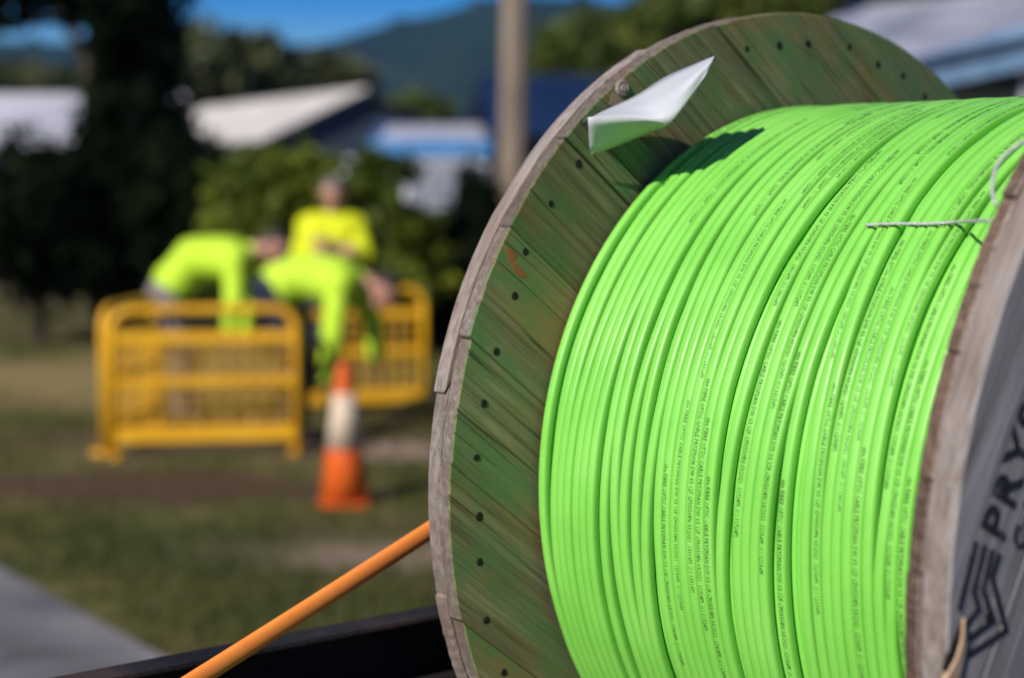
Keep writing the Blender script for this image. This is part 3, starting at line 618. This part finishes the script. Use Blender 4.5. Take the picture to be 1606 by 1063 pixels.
# ------------------------------------------------------------------ paper tag stuck to the far flange
def paper():
    g_ = [[(914, 193, .012), (917, 188, .020), (922, 184, .034), (925, 243, .012)],
          [(945, 174, .012), (955, 175, .028), (968, 181, .052), (962, 231, .016)],
          [(1000, 152, .014), (1009, 167, .048), (1014, 187, .074), (1000, 216, .02)],
          [(1034, 124, .03), (1052, 157, .088), (1050, 195, .088), (1029, 204, .025)],
          [(1076, 107, .06), (1088, 124, .108), (1080, 160, .1), None],
          [(1121, 88, .095), (1119, 93, .106), (1108, 117, .106), None]]
    g_ = [[None if p is None else (p[0], p[1], p[2]*(1+.045*c_)) for p in col] for c_, col in enumerate(g_)]
    V = []; idx = {}
    for c_, col in enumerate(g_):
        for r_, p in enumerate(col):
            if p is None: continue
            idx[(c_, r_)] = len(V); V.append(on_flange(*p))
    Fc = []
    for c_ in range(5):
        for r_ in range(3):
            q = [(c_, r_), (c_+1, r_), (c_+1, r_+1), (c_, r_+1)]
            if all(k in idx for k in q): Fc.append([idx[k] for k in q])
    bm = bmesh.new(); vs_ = [bm.verts.new(v) for v in V]
    for f_ in Fc: bm.faces.new([vs_[k] for k in f_])
    bm.edges.ensure_lookup_table()
    cl = bm.edges.layers.float.new('crease_edge')
    inv = {v: k for k, v in idx.items()}; bm.verts.index_update()
    for e_ in bm.edges:
        a, b = inv[e_.verts[0].index], inv[e_.verts[1].index]
        if e_.is_boundary: e_[cl] = .7
        elif a[1] == b[1] == 2: e_[cl] = .85
        elif a[1] == b[1] == 1: e_[cl] = .95
    bm.normal_update(); me = bpy.data.meshes.new('paper'); bm.to_mesh(me); bm.free()
    m = mat('tag_paper', (0.6, 0.62, 0.63), 0.5, 0.3); n, l, b = nodes(m)
    tr = n.new('ShaderNodeBsdfTranslucent'); tr.inputs['Color'].default_value = (.75, .76, .76, 1); mx = n.new('ShaderNodeMixShader'); mx.inputs[0].default_value = .18
    l.new(b.outputs[0], mx.inputs[1]); l.new(tr.outputs[0], mx.inputs[2]); l.new(mx.outputs[0], n['Material Output'].inputs['Surface'])
    o = link('paper_tag', me, m); o.location = C; o.rotation_euler = (0, 0, AZ)
    ss = o.modifiers.new('s', 'SUBSURF'); ss.levels = 2; ss.render_levels = 2; ss.subdivision_type = 'SIMPLE' if False else 'CATMULL_CLARK'; ss.boundary_smooth = 'PRESERVE_CORNERS'
    sd = o.modifiers.new('t', 'SOLIDIFY'); sd.thickness = 0.0005
    me.polygons.foreach_set('use_smooth', np.ones(len(me.polygons), dtype=bool)); tag(o, 'creased white paper tag stuck on the far flange of the drum', 'paper tag')
paper()
# ------------------------------------------------------------------ twine
def twine(name, pts, rad, label):
    M_t = noise_mat('grey_twine', [(0.3, (0.3, 0.3, 0.3)), (0.7, (0.62, 0.61, 0.6))], 300, 2, 0.8, 0.1, 900)
    P = []; n = len(pts)
    for i in range(n-1):
        for k in range(12):
            t = k/12; a, b, c, d = (Vector(pts[max(0, min(n-1, i+j))]) for j in (-1, 0, 1, 2))
            P.append(0.5*((2*b) + (c-a)*t + (2*a-5*b+4*c-d)*t*t + (3*b-a-3*c+d)*t**3))
    P.append(Vector(pts[-1])); mb = MB()
    mb.tube(P, rad, 8)
    o = mb.build(name, M_t, None, True); o.location = C; o.rotation_euler = (0, 0, AZ); tag(o, label, 'twine')
def on_cable(x, y, lift=0.003):                     # pixel -> drum-local point on the wound surface
    d = ray(x, y); o = CAM - C; dl = Vector((d.dot(U), -d.dot(NRM), d.z)); ol = Vector((o.dot(U), -o.dot(NRM), o.z)); r_ = RC+lift
    a = dl.x**2+dl.z**2; b = 2*(ol.x*dl.x+ol.z*dl.z); c = ol.x**2+ol.z**2-r_*r_; k = (-b-math.sqrt(max(0, b*b-4*a*c)))/(2*a)
    return ol + dl*k
e1 = on_cable(1358, 353); e2 = on_cable(1400, 351); e3 = on_cable(1460, 351); 
ef = on_flange(1552, 346, W-.001)
twine('twine', [e1, e2, e3, on_cable(1505, 348, .012), ef], 0.0016, 'short grey twine lying straight across the green cable')
fl = on_flange(1561, 322, W-.001)
twine('twine', [fl, on_flange(1556, 295, W-.012), on_flange(1563, 262, W-.022), on_flange(1583, 238, W-.02), on_flange(1612, 219, W-.01), on_flange(1640, 208, W-.002)], 0.0017, 'curved loop of pale twine at the near flange rim')

# ------------------------------------------------------------------ trailer carrying the drum
def trailer():
    M_dark = noise_mat('rusty_black_steel', [(0.3, (0.012, 0.011, 0.011)), (0.55, (0.026, 0.022, 0.02)), (0.72, (0.07, 0.045, 0.032))], 5, 6, 0.75, 0.3, 60, spec=0.2)
    t = drum_frame('cable_trailer'); t.location.z = 0; zc = C.z; tag(t, 'black steel trailer carrying the cable drum', 'trailer')
    zt = 1.112
    def channel(y, open_sign, name):
        """C section beam along x; web away from the drum"""
        mb = MB(); x0, x1 = -1.6, 1.15; zb = zt-.098; th = .007
        ya, yb = (y, y+.05*open_sign)
        prof = [(ya, zb), (yb, zb), (yb, zb+th), (ya+th*open_sign, zb+th), (ya+th*open_sign, zt-th), (yb, zt-th), (yb, zt), (ya, zt)]
        n = len(prof); V = [(x0, py, pz) for py, pz in prof] + [(x1, py, pz) for py, pz in prof]
        return mb.add(V, [tuple(range(n)), tuple(range(n, 2*n))[::-1]] + [(i, (i+1) % n, n+(i+1) % n, n+i) for i in range(n)]).build(name, M_dark, t, bevel=.002)
    yl, yr = 0.25, -W-T-0.2
    channel(yl+.05, -1, 'side_beam'); channel(yr-.05, 1, 'side_beam')
    for y in (yl+.025, yr-.025):
        MB().box((-.06, y-.03, .5), (.06, y+.03, zt-.1)).build('upright', M_dark, t, bevel=.004)
        MB().box((-.055, y-.03, zt+.001), (.055, y+.03, zc+.16)).build('upright', M_dark, t, bevel=.004)
        MB().box((-1.35, y-.03, .5), (-1.25, y+.03, zt-.1)).build('upright', M_dark, t, bevel=.004)
        MB().box((.95, y-.03, .5), (1.05, y+.03, zt-.1)).build('upright', M_dark, t, bevel=.004)
        MB().box((-1.4, y-.04, .4), (1.1, y+.04, .5)).build('chassis_rail', M_dark, t, bevel=.004)
        s = 1 if y > 0 else -1
        Mw = Matrix.Translation((0, y+s*.22, .33)) @ Matrix.Rotation(math.pi/2, 4, 'X')
        wh = MB().lathe([(.19, -.09), (.3, -.095), (.33, -.06), (.33, .06), (.3, .095), (.19, .09)], 32, Mw).build('wheel', M_dark, t, True)
        MB().lathe([(.04, -.06), (.19, -.085), (.19, .085), (.04, .06)], 20, Mw).build('rim', M_zinc, wh, True)
    for x in (-1.3, -.6, .6, 1.0):
        MB().box((x-.04, yr, .41), (x+.04, yl, .49)).build('cross_member', M_dark, t)
    MB().box((-2.9, (yl+yr)/2-.05, .4), (-1.4, (yl+yr)/2+.05, .5)).build('drawbar', M_dark, t)
    MB().tube([(-2.6, (yl+yr)/2, 0.0), (-2.6, (yl+yr)/2, .45)], .035, 10).build('jockey_stand', M_dark, t)
    MB().tube([(0, yl+.1, .33), (0, yl+.4, .33)], .03, 10).build('stub_axle', M_dark, t); MB().tube([(0, yr-.4, .33), (0, yr-.1, .33)], .03, 10).build('stub_axle', M_dark, t)
    MB().tube([(0, yl+.1, .33), (0, yr-.1, .33)], .035, 10).build('axle', M_dark, t)
    MB().tube([(0, yl+.1, zc), (0, yr-.1, zc)], .035, 16).build('spindle', M_zinc, t, True)
trailer()
def strap():
    a = on_flange(665, 830, -.15); b = on_flange(300, 1063, -.15); d = (a-b).normalized(); s = b - d*.36; e = a + d*.52
    N = 80; P = [s.lerp(e, i/N) + Vector((0, 0, -.006*math.sin(math.pi*i/N))) for i in range(N+1)]
    up = Vector((0, 1, 0)).cross(d).normalized(); V = []; Fc = []; K = 14
    for i, p in enumerate(P):                       # flattened woven sleeve
        for k in range(K): q = 2*math.pi*k/K; V.append(p + up*math.cos(q)*.0122 + Vector((0, 1, 0))*math.sin(q)*.006)
    for i in range(N):
        for k in range(K): Fc.append((i*K+k, i*K+(k+1) % K, (i+1)*K+(k+1) % K, (i+1)*K+k))
    Fc += [tuple(range(K))[::-1], tuple(N*K+k for k in range(K))]
    m = noise_mat('orange_webbing', [(0.3, (0.9, 0.25, 0.04)), (0.7, (0.95, 0.3, 0.055))], 40, 3, 0.85, 0.04, 400)
    o = MB().add(V, Fc).build('tie_strap', m, None, True); o.location = C; o.rotation_euler = (0, 0, AZ)
    tag(o, 'taut orange tie-down strap slanting behind the drum', 'strap')
strap()

# ================================================================== WORK SITE
M_yel = noise_mat('yellow_plastic', [(0.3, (0.72, 0.36, 0.012)), (0.7, (0.86, 0.46, 0.022))], 3, 4, 0.45, 0.2, 40)
def barrier(a, b, label, h=.93):
    a = Vector(a); b = Vector(b); d = (b-a); L_ = d.length; e = empty('safety_barrier', ((a.x+b.x)/2, (a.y+b.y)/2, 0), math.atan2(d.y, d.x)); hw = L_/2-.03; rc = .13
    pts = [(-hw, 0, .03)]
    pts += [(-hw, 0, h-rc-.03)] + [(-hw+rc-rc*math.cos(t), 0, h-rc-.03+rc*math.sin(t)) for t in np.linspace(.2, 1.57, 6)]
    pts += [(-p[0], 0, p[2]) for p in pts[::-1]]
    MB().tube(pts, .027, 10).build('frame', M_yel, e, True)
    for z, hh in ((h-.2, .035), (.46, .03), (.14, .05)):
        MB().box((-hw, -.016, z-hh), (hw, .016, z+hh)).build('rail', M_yel, e, bevel=.006)
    n = 11; up = MB()
    for i in range(1, n):
        x = -hw + 2*hw*i/n
        MB().box((x-.006, -.006, .15), (x+.006, .006, h-.21)).build('bar', M_yel, e)
    for z in (.25, .36, .56, .65):
        MB().box((-hw, -.005, z-.005), (hw, .005, z+.005)).build('wire', M_yel, e)
    for s in (-1, 1):
        MB().box((s*(hw-.02)-.03, -.1, 0), (s*(hw-.02)+.03, .1, .035)).build('foot', M_yel, e, bevel=.008)
    return tag(e, label, 'barrier', 'yellow barriers round the pit')
FL, FR = gnd(160, 719), gnd(474, 712); BL = FL + Vector((.10, 1.2, 0)); BR = gnd(672, 648)
barrier(FL+Vector((.04, 0, 0)), FR, 'yellow safety barrier facing the camera in front of the bent workers')
barrier(BL, FL+Vector((0, .06, 0)), 'yellow safety barrier seen edge-on at the left end of the pit')
barrier((BR.x-1.02, BR.y-.35, 0), BR, 'yellow safety barrier at the far right, behind the traffic cone')
def cone():
    p = gnd(541, 790); e = empty('traffic_cone', (p.x, p.y, 0), .06)
    M_o = noise_mat('orange_pvc', [(0.3, (0.68, 0.105, 0.012)), (0.7, (0.8, 0.15, 0.02))], 5, 3, 0.45); M_c = noise_mat('reflective_sleeve', [(0.3, (0.58, 0.44, 0.3)), (0.7, (0.7, 0.56, 0.4))], 6, 4, 0.5)
    bm = MB().box((-.136, -.136, 0), (.136, .136, .028)); bm.build('base', M_o, e, bevel=.012)
    rb = lambda z: .13 - (.13-.032)*(z-.03)/.71
    MB().lathe([(rb(.03), .03), (rb(.25), .25), (rb(.55), .55), (rb(.7), .7), (rb(.73)-.004, .74), (.018, .742)], 32).build('body', M_o, e, True)
    MB().lathe([(rb(.3)+.0025, .3), (rb(.585)+.0025, .585)], 32).build('reflective_collar', M_c, e, True)
    return tag(e, 'orange traffic cone with pale reflective collar on the grass', 'traffic cone')
cone()

# ------------------------------------------------------------------ people
def rcone(mb, p0, r0, p1, r1, seg=14, hs=4):
    p0, p1 = Vector(p0), Vector(p1); d = p1-p0
    if d.length < 1e-6: d = Vector((0, 0, 1e-4))
    t = d.normalized(); ref = Vector((0, 0, 1)) if abs(t.z) < .9 else Vector((1, 0, 0)); a = (ref - t*ref.dot(t)).normalized(); b = t.cross(a); V = []; rings = []
    for i in range(hs): an = -math.pi/2 + math.pi/2*(i+.35)/hs; rings.append((p0 + t*r0*math.sin(an), r0*math.cos(an)))
    rings += [(p0, r0), (p1, r1)]
    for i in range(hs): an = math.pi/2*(i+1-.35)/hs; rings.append((p1 + t*r1*math.sin(an), r1*math.cos(an)))
    for c, r in rings:
        for k in range(seg): q = 2*math.pi*k/seg; V.append(c + (a*math.cos(q)+b*math.sin(q))*r)
    n = len(rings); Fc = [(i*seg+k, i*seg+(k+1) % seg, (i+1)*seg+(k+1) % seg, (i+1)*seg+k) for i in range(n-1) for k in range(seg)]
    Fc += [tuple(range(seg))[::-1], tuple((n-1)*seg+k for k in range(seg))]
    mb.add(V, Fc)
def fuse(name, mb, vox, m, parent, smooth=4):
    """melt overlapping limbs into one continuous skin"""
    me = mb.mesh(name); o = bpy.data.objects.new(name, me); COL.objects.link(o)
    r = o.modifiers.new('r', 'REMESH'); r.mode = 'VOXEL'; r.voxel_size = vox
    s = o.modifiers.new('s', 'SMOOTH'); s.iterations = smooth; s.factor = .5
    dg = bpy.context.evaluated_depsgraph_get(); me2 = bpy.data.meshes.new_from_object(o.evaluated_get(dg)); bpy.data.objects.remove(o); bpy.data.meshes.remove(me)
    me2.materials.clear(); return link(name, me2, m, parent, True)
M_skin = noise_mat('skin', [(0.3, (0.42, 0.2, 0.14)), (0.7, (0.52, 0.27, 0.19))], 8, 3, 0.5)
def hand(mb, wrist, d, pn, curl, side):
    """palm and five fingers; d = pointing direction, pn = palm normal"""
    d = Vector(d).normalized(); pn = Vector(pn); pn = (pn-d*pn.dot(d)).normalized(); x = d.cross(pn)*side; w_ = Vector(wrist)
    for k in (-1.3, -.45, .45, 1.3): rcone(mb, w_+x*k*.012, .017, w_+d*.085+x*k*.0185, .0125, 10, 3)
    for k, ln in ((-1.5, .062), (-.5, .075), (.5, .08), (1.5, .07)):
        p = w_+d*.085+x*k*.0185; dd = d
        for s in range(3):
            ax = x; dd = (Matrix.Rotation(curl, 3, x) @ dd) if (Matrix.Rotation(curl, 3, x) @ dd).dot(pn) > dd.dot(pn) else (Matrix.Rotation(-curl, 3, x) @ dd)
            q = p + dd*ln*(.45, .3, .25)[s]; rcone(mb, p, .0098-.0007*s, q, .0092-.0007*s, 8, 3); p = q
    p = w_+d*.025+x*.026; dd = (d*.6+x*.65+pn*.35).normalized()
    for s in range(2): q = p+dd*.035; rcone(mb, p, .0125-.001*s, q, .011-.001*s, 8, 3); p = q; dd = (dd*.7+d*.5).normalized()
def head(mb, c, fwd, up, s=1.0):
    """skull, jaw, nose, brow, ears"""
    f_ = Vector(fwd).normalized(); u_ = Vector(up); u_ = (u_-f_*u_.dot(f_)).normalized(); r_ = f_.cross(u_); c = Vector(c)
    rcone(mb, c-f_*.025*s+u_*.03*s, .083*s, c+f_*.022*s+u_*.03*s, .078*s)
    rcone(mb, c+f_*.03*s-u_*.02*s, .062*s, c+f_*.045*s-u_*.075*s, .042*s)
    rcone(mb, c+f_*.092*s+u_*.012*s, .009*s, c+f_*.108*s-u_*.024*s, .014*s, 8)
    rcone(mb, c+f_*.08*s+u_*.028*s-r_*.035*s, .014*s, c+f_*.08*s+u_*.028*s+r_*.035*s, .014*s, 8)
    rcone(mb, c+f_*.082*s-u_*.058*s-r_*.018*s, .009*s, c+f_*.082*s-u_*.058*s+r_*.018*s, .009*s, 8)
    for k in (-1, 1): rcone(mb, c+r_*k*.08*s+u_*.02*s, .014*s, c+r_*k*.084*s-f_*.01*s-u_*.02*s, .012*s, 8)
    return f_, u_, r_
def person(base, J, face, hup, shirt, trous, label, hairc, sleeve=1.0, palm=(0, 0, -1), curl=.35, loose=0.012, cap=None):
    """J: joints in world space; left/right pairs keyed l/r"""
    bx = Vector((base[0], base[1], 0)); e = empty('person', bx); j = {k: Vector(v)-bx for k, v in J.items()}
    f_ = Vector(face).normalized()
    b = MB(); c = MB(); t = MB()
    def torso(mb, g, lower=True):
        hl, hr, sl_, sr = j['hip_l'], j['hip_r'], j['sho_l'], j['sho_r']; pv_ = (hl+hr)/2; ch = (sl_+sr)/2; wa = j['waist']
        if not lower: hl, hr = hl.lerp(wa, .34), hr.lerp(wa, .34); pv_ = (hl+hr)/2
        rcone(mb, hl.lerp(pv_, .25), .118+g, hr.lerp(pv_, .25), .118+g)
        for s, (hh, ss) in ((0, (hl, sl_)), (1, (hr, sr))):
            wv = wa + (hh-pv_)*.75; rcone(mb, hh.lerp(pv_, .3), .112+g, wv, .098+g); rcone(mb, wv, .098+g, ss.lerp(ch, .5).lerp(wa, .18), .118+g); rcone(mb, ss.lerp(ch, .5).lerp(wa, .18), .118+g, ss.lerp(ch, .35), .09+g)
        rcone(mb, wa, .11+g, ch.lerp(wa, .3), .125+g)
        rcone(mb, sl_, .066+g, ch, .085+g); rcone(mb, sr, .066+g, ch, .085+g)
    torso(b, 0)
    nk = j['neck']; hd = j['head']; ch = (j['sho_l']+j['sho_r'])/2
    rcone(b, ch.lerp(nk, .4), .066, nk, .056); rcone(b, nk, .056, hd, .055)
    hf, hu, hr_ = head(b, hd, f_, hup)
    for s in 'lr':
        rcone(b, j['sho_'+s], .056, j['elb_'+s], .042); rcone(b, j['elb_'+s], .043, j['wri_'+s], .028)
        d = (j['wri_'+s]-j['elb_'+s]).normalized(); hand(b, j['wri_'+s], d, palm, curl, 1 if s == 'l' else -1)
        rcone(b, j['hip_'+s], .092, j['kne_'+s], .06); rcone(b, j['kne_'+s], .06, j['kne_'+s].lerp(j['ank_'+s], .35), .058); rcone(b, j['kne_'+s].lerp(j['ank_'+s], .35), .058, j['ank_'+s], .04)
        rcone(t, j['hip_'+s], .105, j['kne_'+s], .076); rcone(t, j['kne_'+s], .076, j['ank_'+s]+Vector((0, 0, .05)), .068)
        rcone(c, j['sho_'+s], .078, j['elb_'+s], .066+loose*.3)
        q = j['elb_'+s].lerp(j['wri_'+s], sleeve*.92)
        if sleeve > .05: rcone(c, j['elb_'+s], .066+loose*.3, q, .056)
    torso(c, loose+.008, False)
    rcone(c, ch.lerp(nk, .3), .078, ch.lerp(nk, .75), .07)
    pv_ = (j['hip_l']+j['hip_r'])/2
    rcone(t, j['hip_l'].lerp(pv_, .2), .125, j['hip_r'].lerp(pv_, .2), .125); rcone(t, pv_, .12, pv_.lerp(j['waist'], .45), .115)
    body = fuse('body', b, .0075, M_skin, e, 3)
    fuse('shirt', c, .012, shirt, e, 5); fuse('trousers', t, .012, trous, e, 4)
    M_boot = noise_mat('boot_leather', [(0.3, (0.05, 0.035, 0.022)), (0.7, (0.11, 0.075, 0.045))], 12, 3, 0.6)
    for s in 'lr':
        a = j['ank_'+s]; k = MB(); ff = Vector((f_.x, f_.y, 0)); ff = ff.normalized() if ff.length > .2 else Vector((1, 0, 0))
        if 'foot' in j: ff = Vector((J['foot'][0], J['foot'][1], 0)).normalized()
        rcone(k, (a.x, a.y, .13), .056, (a.x, a.y, .05), .05); rcone(k, (a.x-ff.x*.04, a.y-ff.y*.04, .045), .045, (a.x+ff.x*.15, a.y+ff.y*.15, .04), .04)
        o = fuse('boot', k, .01, M_boot, e, 3)
        for v in o.data.vertices:
            if v.co.z < .004: v.co.z = .004
    # hair: a cap of skin-tight volume over the skull's top and back
    k = MB(); s_ = 1.0
    rcone(k, hd-hf*.035+hu*.042, .086, hd+hf*.002+hu*.052, .078); rcone(k, hd-hf*.06+hu*.0, .06, hd-hf*.05-hu*.035, .045)
    fuse('hair', k, .009, hairc, e, 3)
    if cap is not None:
        k = MB(); rcone(k, hd-hf*.02+hu*.06, .086, hd+hf*.005+hu*.06, .084); rcone(k, hd+hf*.08+hu*.055-hr_*.03, .012, hd+hf*.15+hu*.04-hr_*.02, .01); rcone(k, hd+hf*.08+hu*.055+hr_*.03, .012, hd+hf*.15+hu*.04+hr_*.02, .01)
        fuse('cap', k, .009, cap, e, 3)
    for s in (-1, 1):
        ey = hd+hf*.083+hr_*s*.032+hu*.008; k = MB(); rcone(k, ey, .011, ey+hf*.002, .011, 10, 3); k.build('eye', mat('eye_dark', (.05, .035, .03), .2), e, True)
    return tag(e, label, 'person')
M_lime = noise_mat('hivis_lime', [(0.3, (0.5, 0.76, 0.03)), (0.7, (0.58, 0.84, 0.05))], 5, 3, 0.75, 0.4, 14)
M_hyel = noise_mat('hivis_yellow', [(0.3, (0.6, 0.66, 0.006)), (0.7, (0.7, 0.74, 0.012))], 5, 3, 0.75, 0.4, 14)
M_drill = noise_mat('grey_drill', [(0.3, (0.2, 0.17, 0.16)), (0.7, (0.3, 0.26, 0.25))], 6, 4, 0.85, 0.4, 20)
M_navy = noise_mat('navy_drill', [(0.3, (0.012, 0.017, 0.035)), (0.7, (0.022, 0.03, 0.055))], 6, 4, 0.85, 0.4, 20)
M_hair = noise_mat('dark_hair', [(0.3, (0.02, 0.014, 0.01)), (0.7, (0.05, 0.035, 0.025))], 40, 3, 0.6)
M_ghair = noise_mat('grey_hair', [(0.3, (0.1, 0.09, 0.08)), (0.7, (0.2, 0.18, 0.17))], 40, 3, 0.6)
Y = 11.75
person((-2.2, Y), dict(hip_l=at(262, 458, Y+.1), hip_r=at(258, 462, Y-.1), waist=at(304, 404, Y), sho_l=at(378, 402, Y+.15), sho_r=at(368, 410, Y-.2), neck=at(402, 392, Y-.04), head=at(431, 388, Y-.06),
    elb_l=at(388, 470, Y+.1), wri_l=at(382, 528, Y+.02), elb_r=at(368, 474, Y-.28), wri_r=at(360, 530, Y-.22), kne_l=at(300, 560, Y+.14), kne_r=at(292, 565, Y-.12), ank_l=at(300, 650, Y+.14), ank_r=at(286, 655, Y-.14), foot=(1, -.2, 0)),
    (.75, -.35, -.5), (.45, -.1, .8), M_lime, M_drill, 'bent worker in lime shirt and grey trousers inside the left barrier', M_hair, sleeve=1.0, palm=(1, 0, 0), loose=.022)
Y = 11.0
person((-1.45, Y), dict(hip_l=at(430, 452, Y+.1), hip_r=at(426, 456, Y-.1), waist=at(470, 432, Y), sho_l=at(548, 436, Y+.17), sho_r=at(532, 446, Y-.17), neck=at(572, 440, Y), head=at(599, 456, Y-.02),
    elb_l=at(584, 505, Y+.25), wri_l=at(590, 562, Y+.2), elb_r=at(522, 527, Y-.24), wri_r=at(512, 598, Y-.2), kne_l=at(470, 568, Y+.14), kne_r=at(462, 572, Y-.08), ank_l=at(468, 672, Y+.12), ank_r=at(448, 678, Y-.12), foot=(1, -.1, 0)),
    (.5, -.35, -.8), (.8, -.1, .5), M_lime, M_navy, 'bent worker in lime shirt and navy trousers reaching down beside the cone', M_hair, sleeve=1.0, palm=(1, 0, 0), loose=.026)
Y = 12.9
person((-1.34, Y), dict(hip_l=at(540, 478, Y), hip_r=at(502, 478, Y), waist=at(521, 425, Y), sho_l=at(559, 357, Y), sho_r=at(483, 355, Y), neck=at(521, 334, Y-.02), head=at(522, 306, Y-.05),
    elb_l=at(573, 400, Y-.1), wri_l=at(520, 384, Y-.3), elb_r=at(470, 402, Y-.1), wri_r=at(528, 394, Y-.24), kne_l=at(541, 556, Y-.03), kne_r=at(502, 556, Y-.03), ank_l=at(543, 622, Y+.03), ank_r=at(500, 622, Y+.03), foot=(0, -1, 0)),
    (.1, -.95, -.3), (0, -.2, 1), M_hyel, M_navy, 'standing worker in yellow shirt with folded arms behind the bent pair', M_ghair, sleeve=.35, palm=(0, 1, -.3), loose=.02)

# ------------------------------------------------------------------ spoil and grass
def spoil(px, py, r_, label, seed):
    p = gnd(px, py); rg = np.random.default_rng(seed); V = []; Fc = []; n, m = 28, 9
    for i in range(m):
        for k in range(n):
            t = i/(m-1); a = 2*math.pi*k/n; rr = r_*t*(1+.15*math.sin(3*a+seed)+.08*rg.normal()); V.append((rr*math.cos(a)*1.5, rr*math.sin(a), max(-.02, r_*.33*(1-t**1.4)+.015*rg.normal()) if i < m-1 else -.02))
    for i in range(m-1):
        for k in range(n): Fc.append((i*n+k, i*n+(k+1) % n, (i+1)*n+(k+1) % n, (i+1)*n+k))
    Fc.append(tuple(range(n)))
    o = MB().add(V, Fc).build('soil_heap', noise_mat('dug_soil', [(0.3, (0.09, 0.06, 0.04)), (0.7, (0.26, 0.19, 0.135))], 12, 5, 0.95, 0.8, 40), None, False); o.location = (p.x, p.y, 0)
    tag(o, label, 'soil heap')
spoil(625, 715, .22, 'small heap of dug soil right of the traffic cone', 3)
spoil(390, 668, .2, 'pale heap of dug soil inside the front barrier', 5)
def grass():
    r = np.random.default_rng(3); N = 130000
    Yv = 4.5 + 18*r.uniform(0, 1, N)**1.5; X = r.uniform(-.42, .38, N)*Yv*1.0
    fld = np.sin(X*2.1+1.3*np.sin(Yv*.9))*np.cos(Yv*1.4+.6*np.sin(X*1.7)) + .5*np.sin(X*5.3+Yv*3.1)
    keep = fld + r.normal(size=N)*.45 > -.35
    # none on the path
    side = (X-p0.x)*pv.x + (Yv-p0.y)*pv.y; keep &= side < -.02
    for (px, py, rx, ry) in ((230, 762, 1.3, .5), (560, 868, .7, .38), (610, 705, .6, .5), (330, 690, .9, .8), (90, 590, 1.2, 1.2)):
        c_ = gnd(px, py); keep &= ((X-c_.x)/rx)**2 + ((Yv-c_.y)/ry)**2 + r.normal(size=N)*.35 > .8
    X, Yv = X[keep], Yv[keep]; n = len(X); h_ = r.uniform(.025, .085, n); a = r.uniform(0, 6.28, n); w_ = r.uniform(.003, .006, n); ln = r.normal(size=(n, 2))*.03
    B0 = np.stack([X-np.cos(a)*w_, Yv-np.sin(a)*w_, np.zeros(n)], 1); B1 = np.stack([X+np.cos(a)*w_, Yv+np.sin(a)*w_, np.zeros(n)], 1); T_ = np.stack([X+ln[:, 0], Yv+ln[:, 1], h_], 1)
    V = np.stack([B0, B1, T_], 1).reshape(-1, 3); me = bpy.data.meshes.new('grass')
    me.vertices.add(3*n); me.vertices.foreach_set('co', V.astype(np.float32).ravel()); me.loops.add(3*n); me.loops.foreach_set('vertex_index', np.arange(3*n, dtype=np.int32))
    me.polygons.add(n); me.polygons.foreach_set('loop_start', np.arange(0, 3*n, 3, dtype=np.int32)); me.update(calc_edges=True)
    o = link('grass', me, leaf_mat('grass_blades', [(0.05, 0.07, 0.012), (0.1, 0.108, 0.024), (0.23, 0.175, 0.062)], 0.9, 0.3)); o['kind'] = 'stuff'; o['label'] = 'patchy dry lawn grass on the verge'; o['category'] = 'grass'
grass()

# ------------------------------------------------------------------ air
def haze():
    m = bpy.data.materials.new('valley_air'); m.use_nodes = True; n = m.node_tree.nodes; n.clear()
    o_ = n.new('ShaderNodeOutputMaterial'); v = n.new('ShaderNodeVolumePrincipled'); v.inputs['Color'].default_value = (.28, .6, 1, 1); v.inputs['Density'].default_value = 8e-5
    v.inputs['Anisotropy'].default_value = 0.0; m.node_tree.links.new(v.outputs[0], o_.inputs['Volume'])
    o = MB().box((-2600, -2600, -1.2), (2600, 2600, 262)).build('haze', m); o['kind'] = 'stuff'; o['label'] = 'thin blue air between the street and the mountain'; o['category'] = 'haze'
haze()
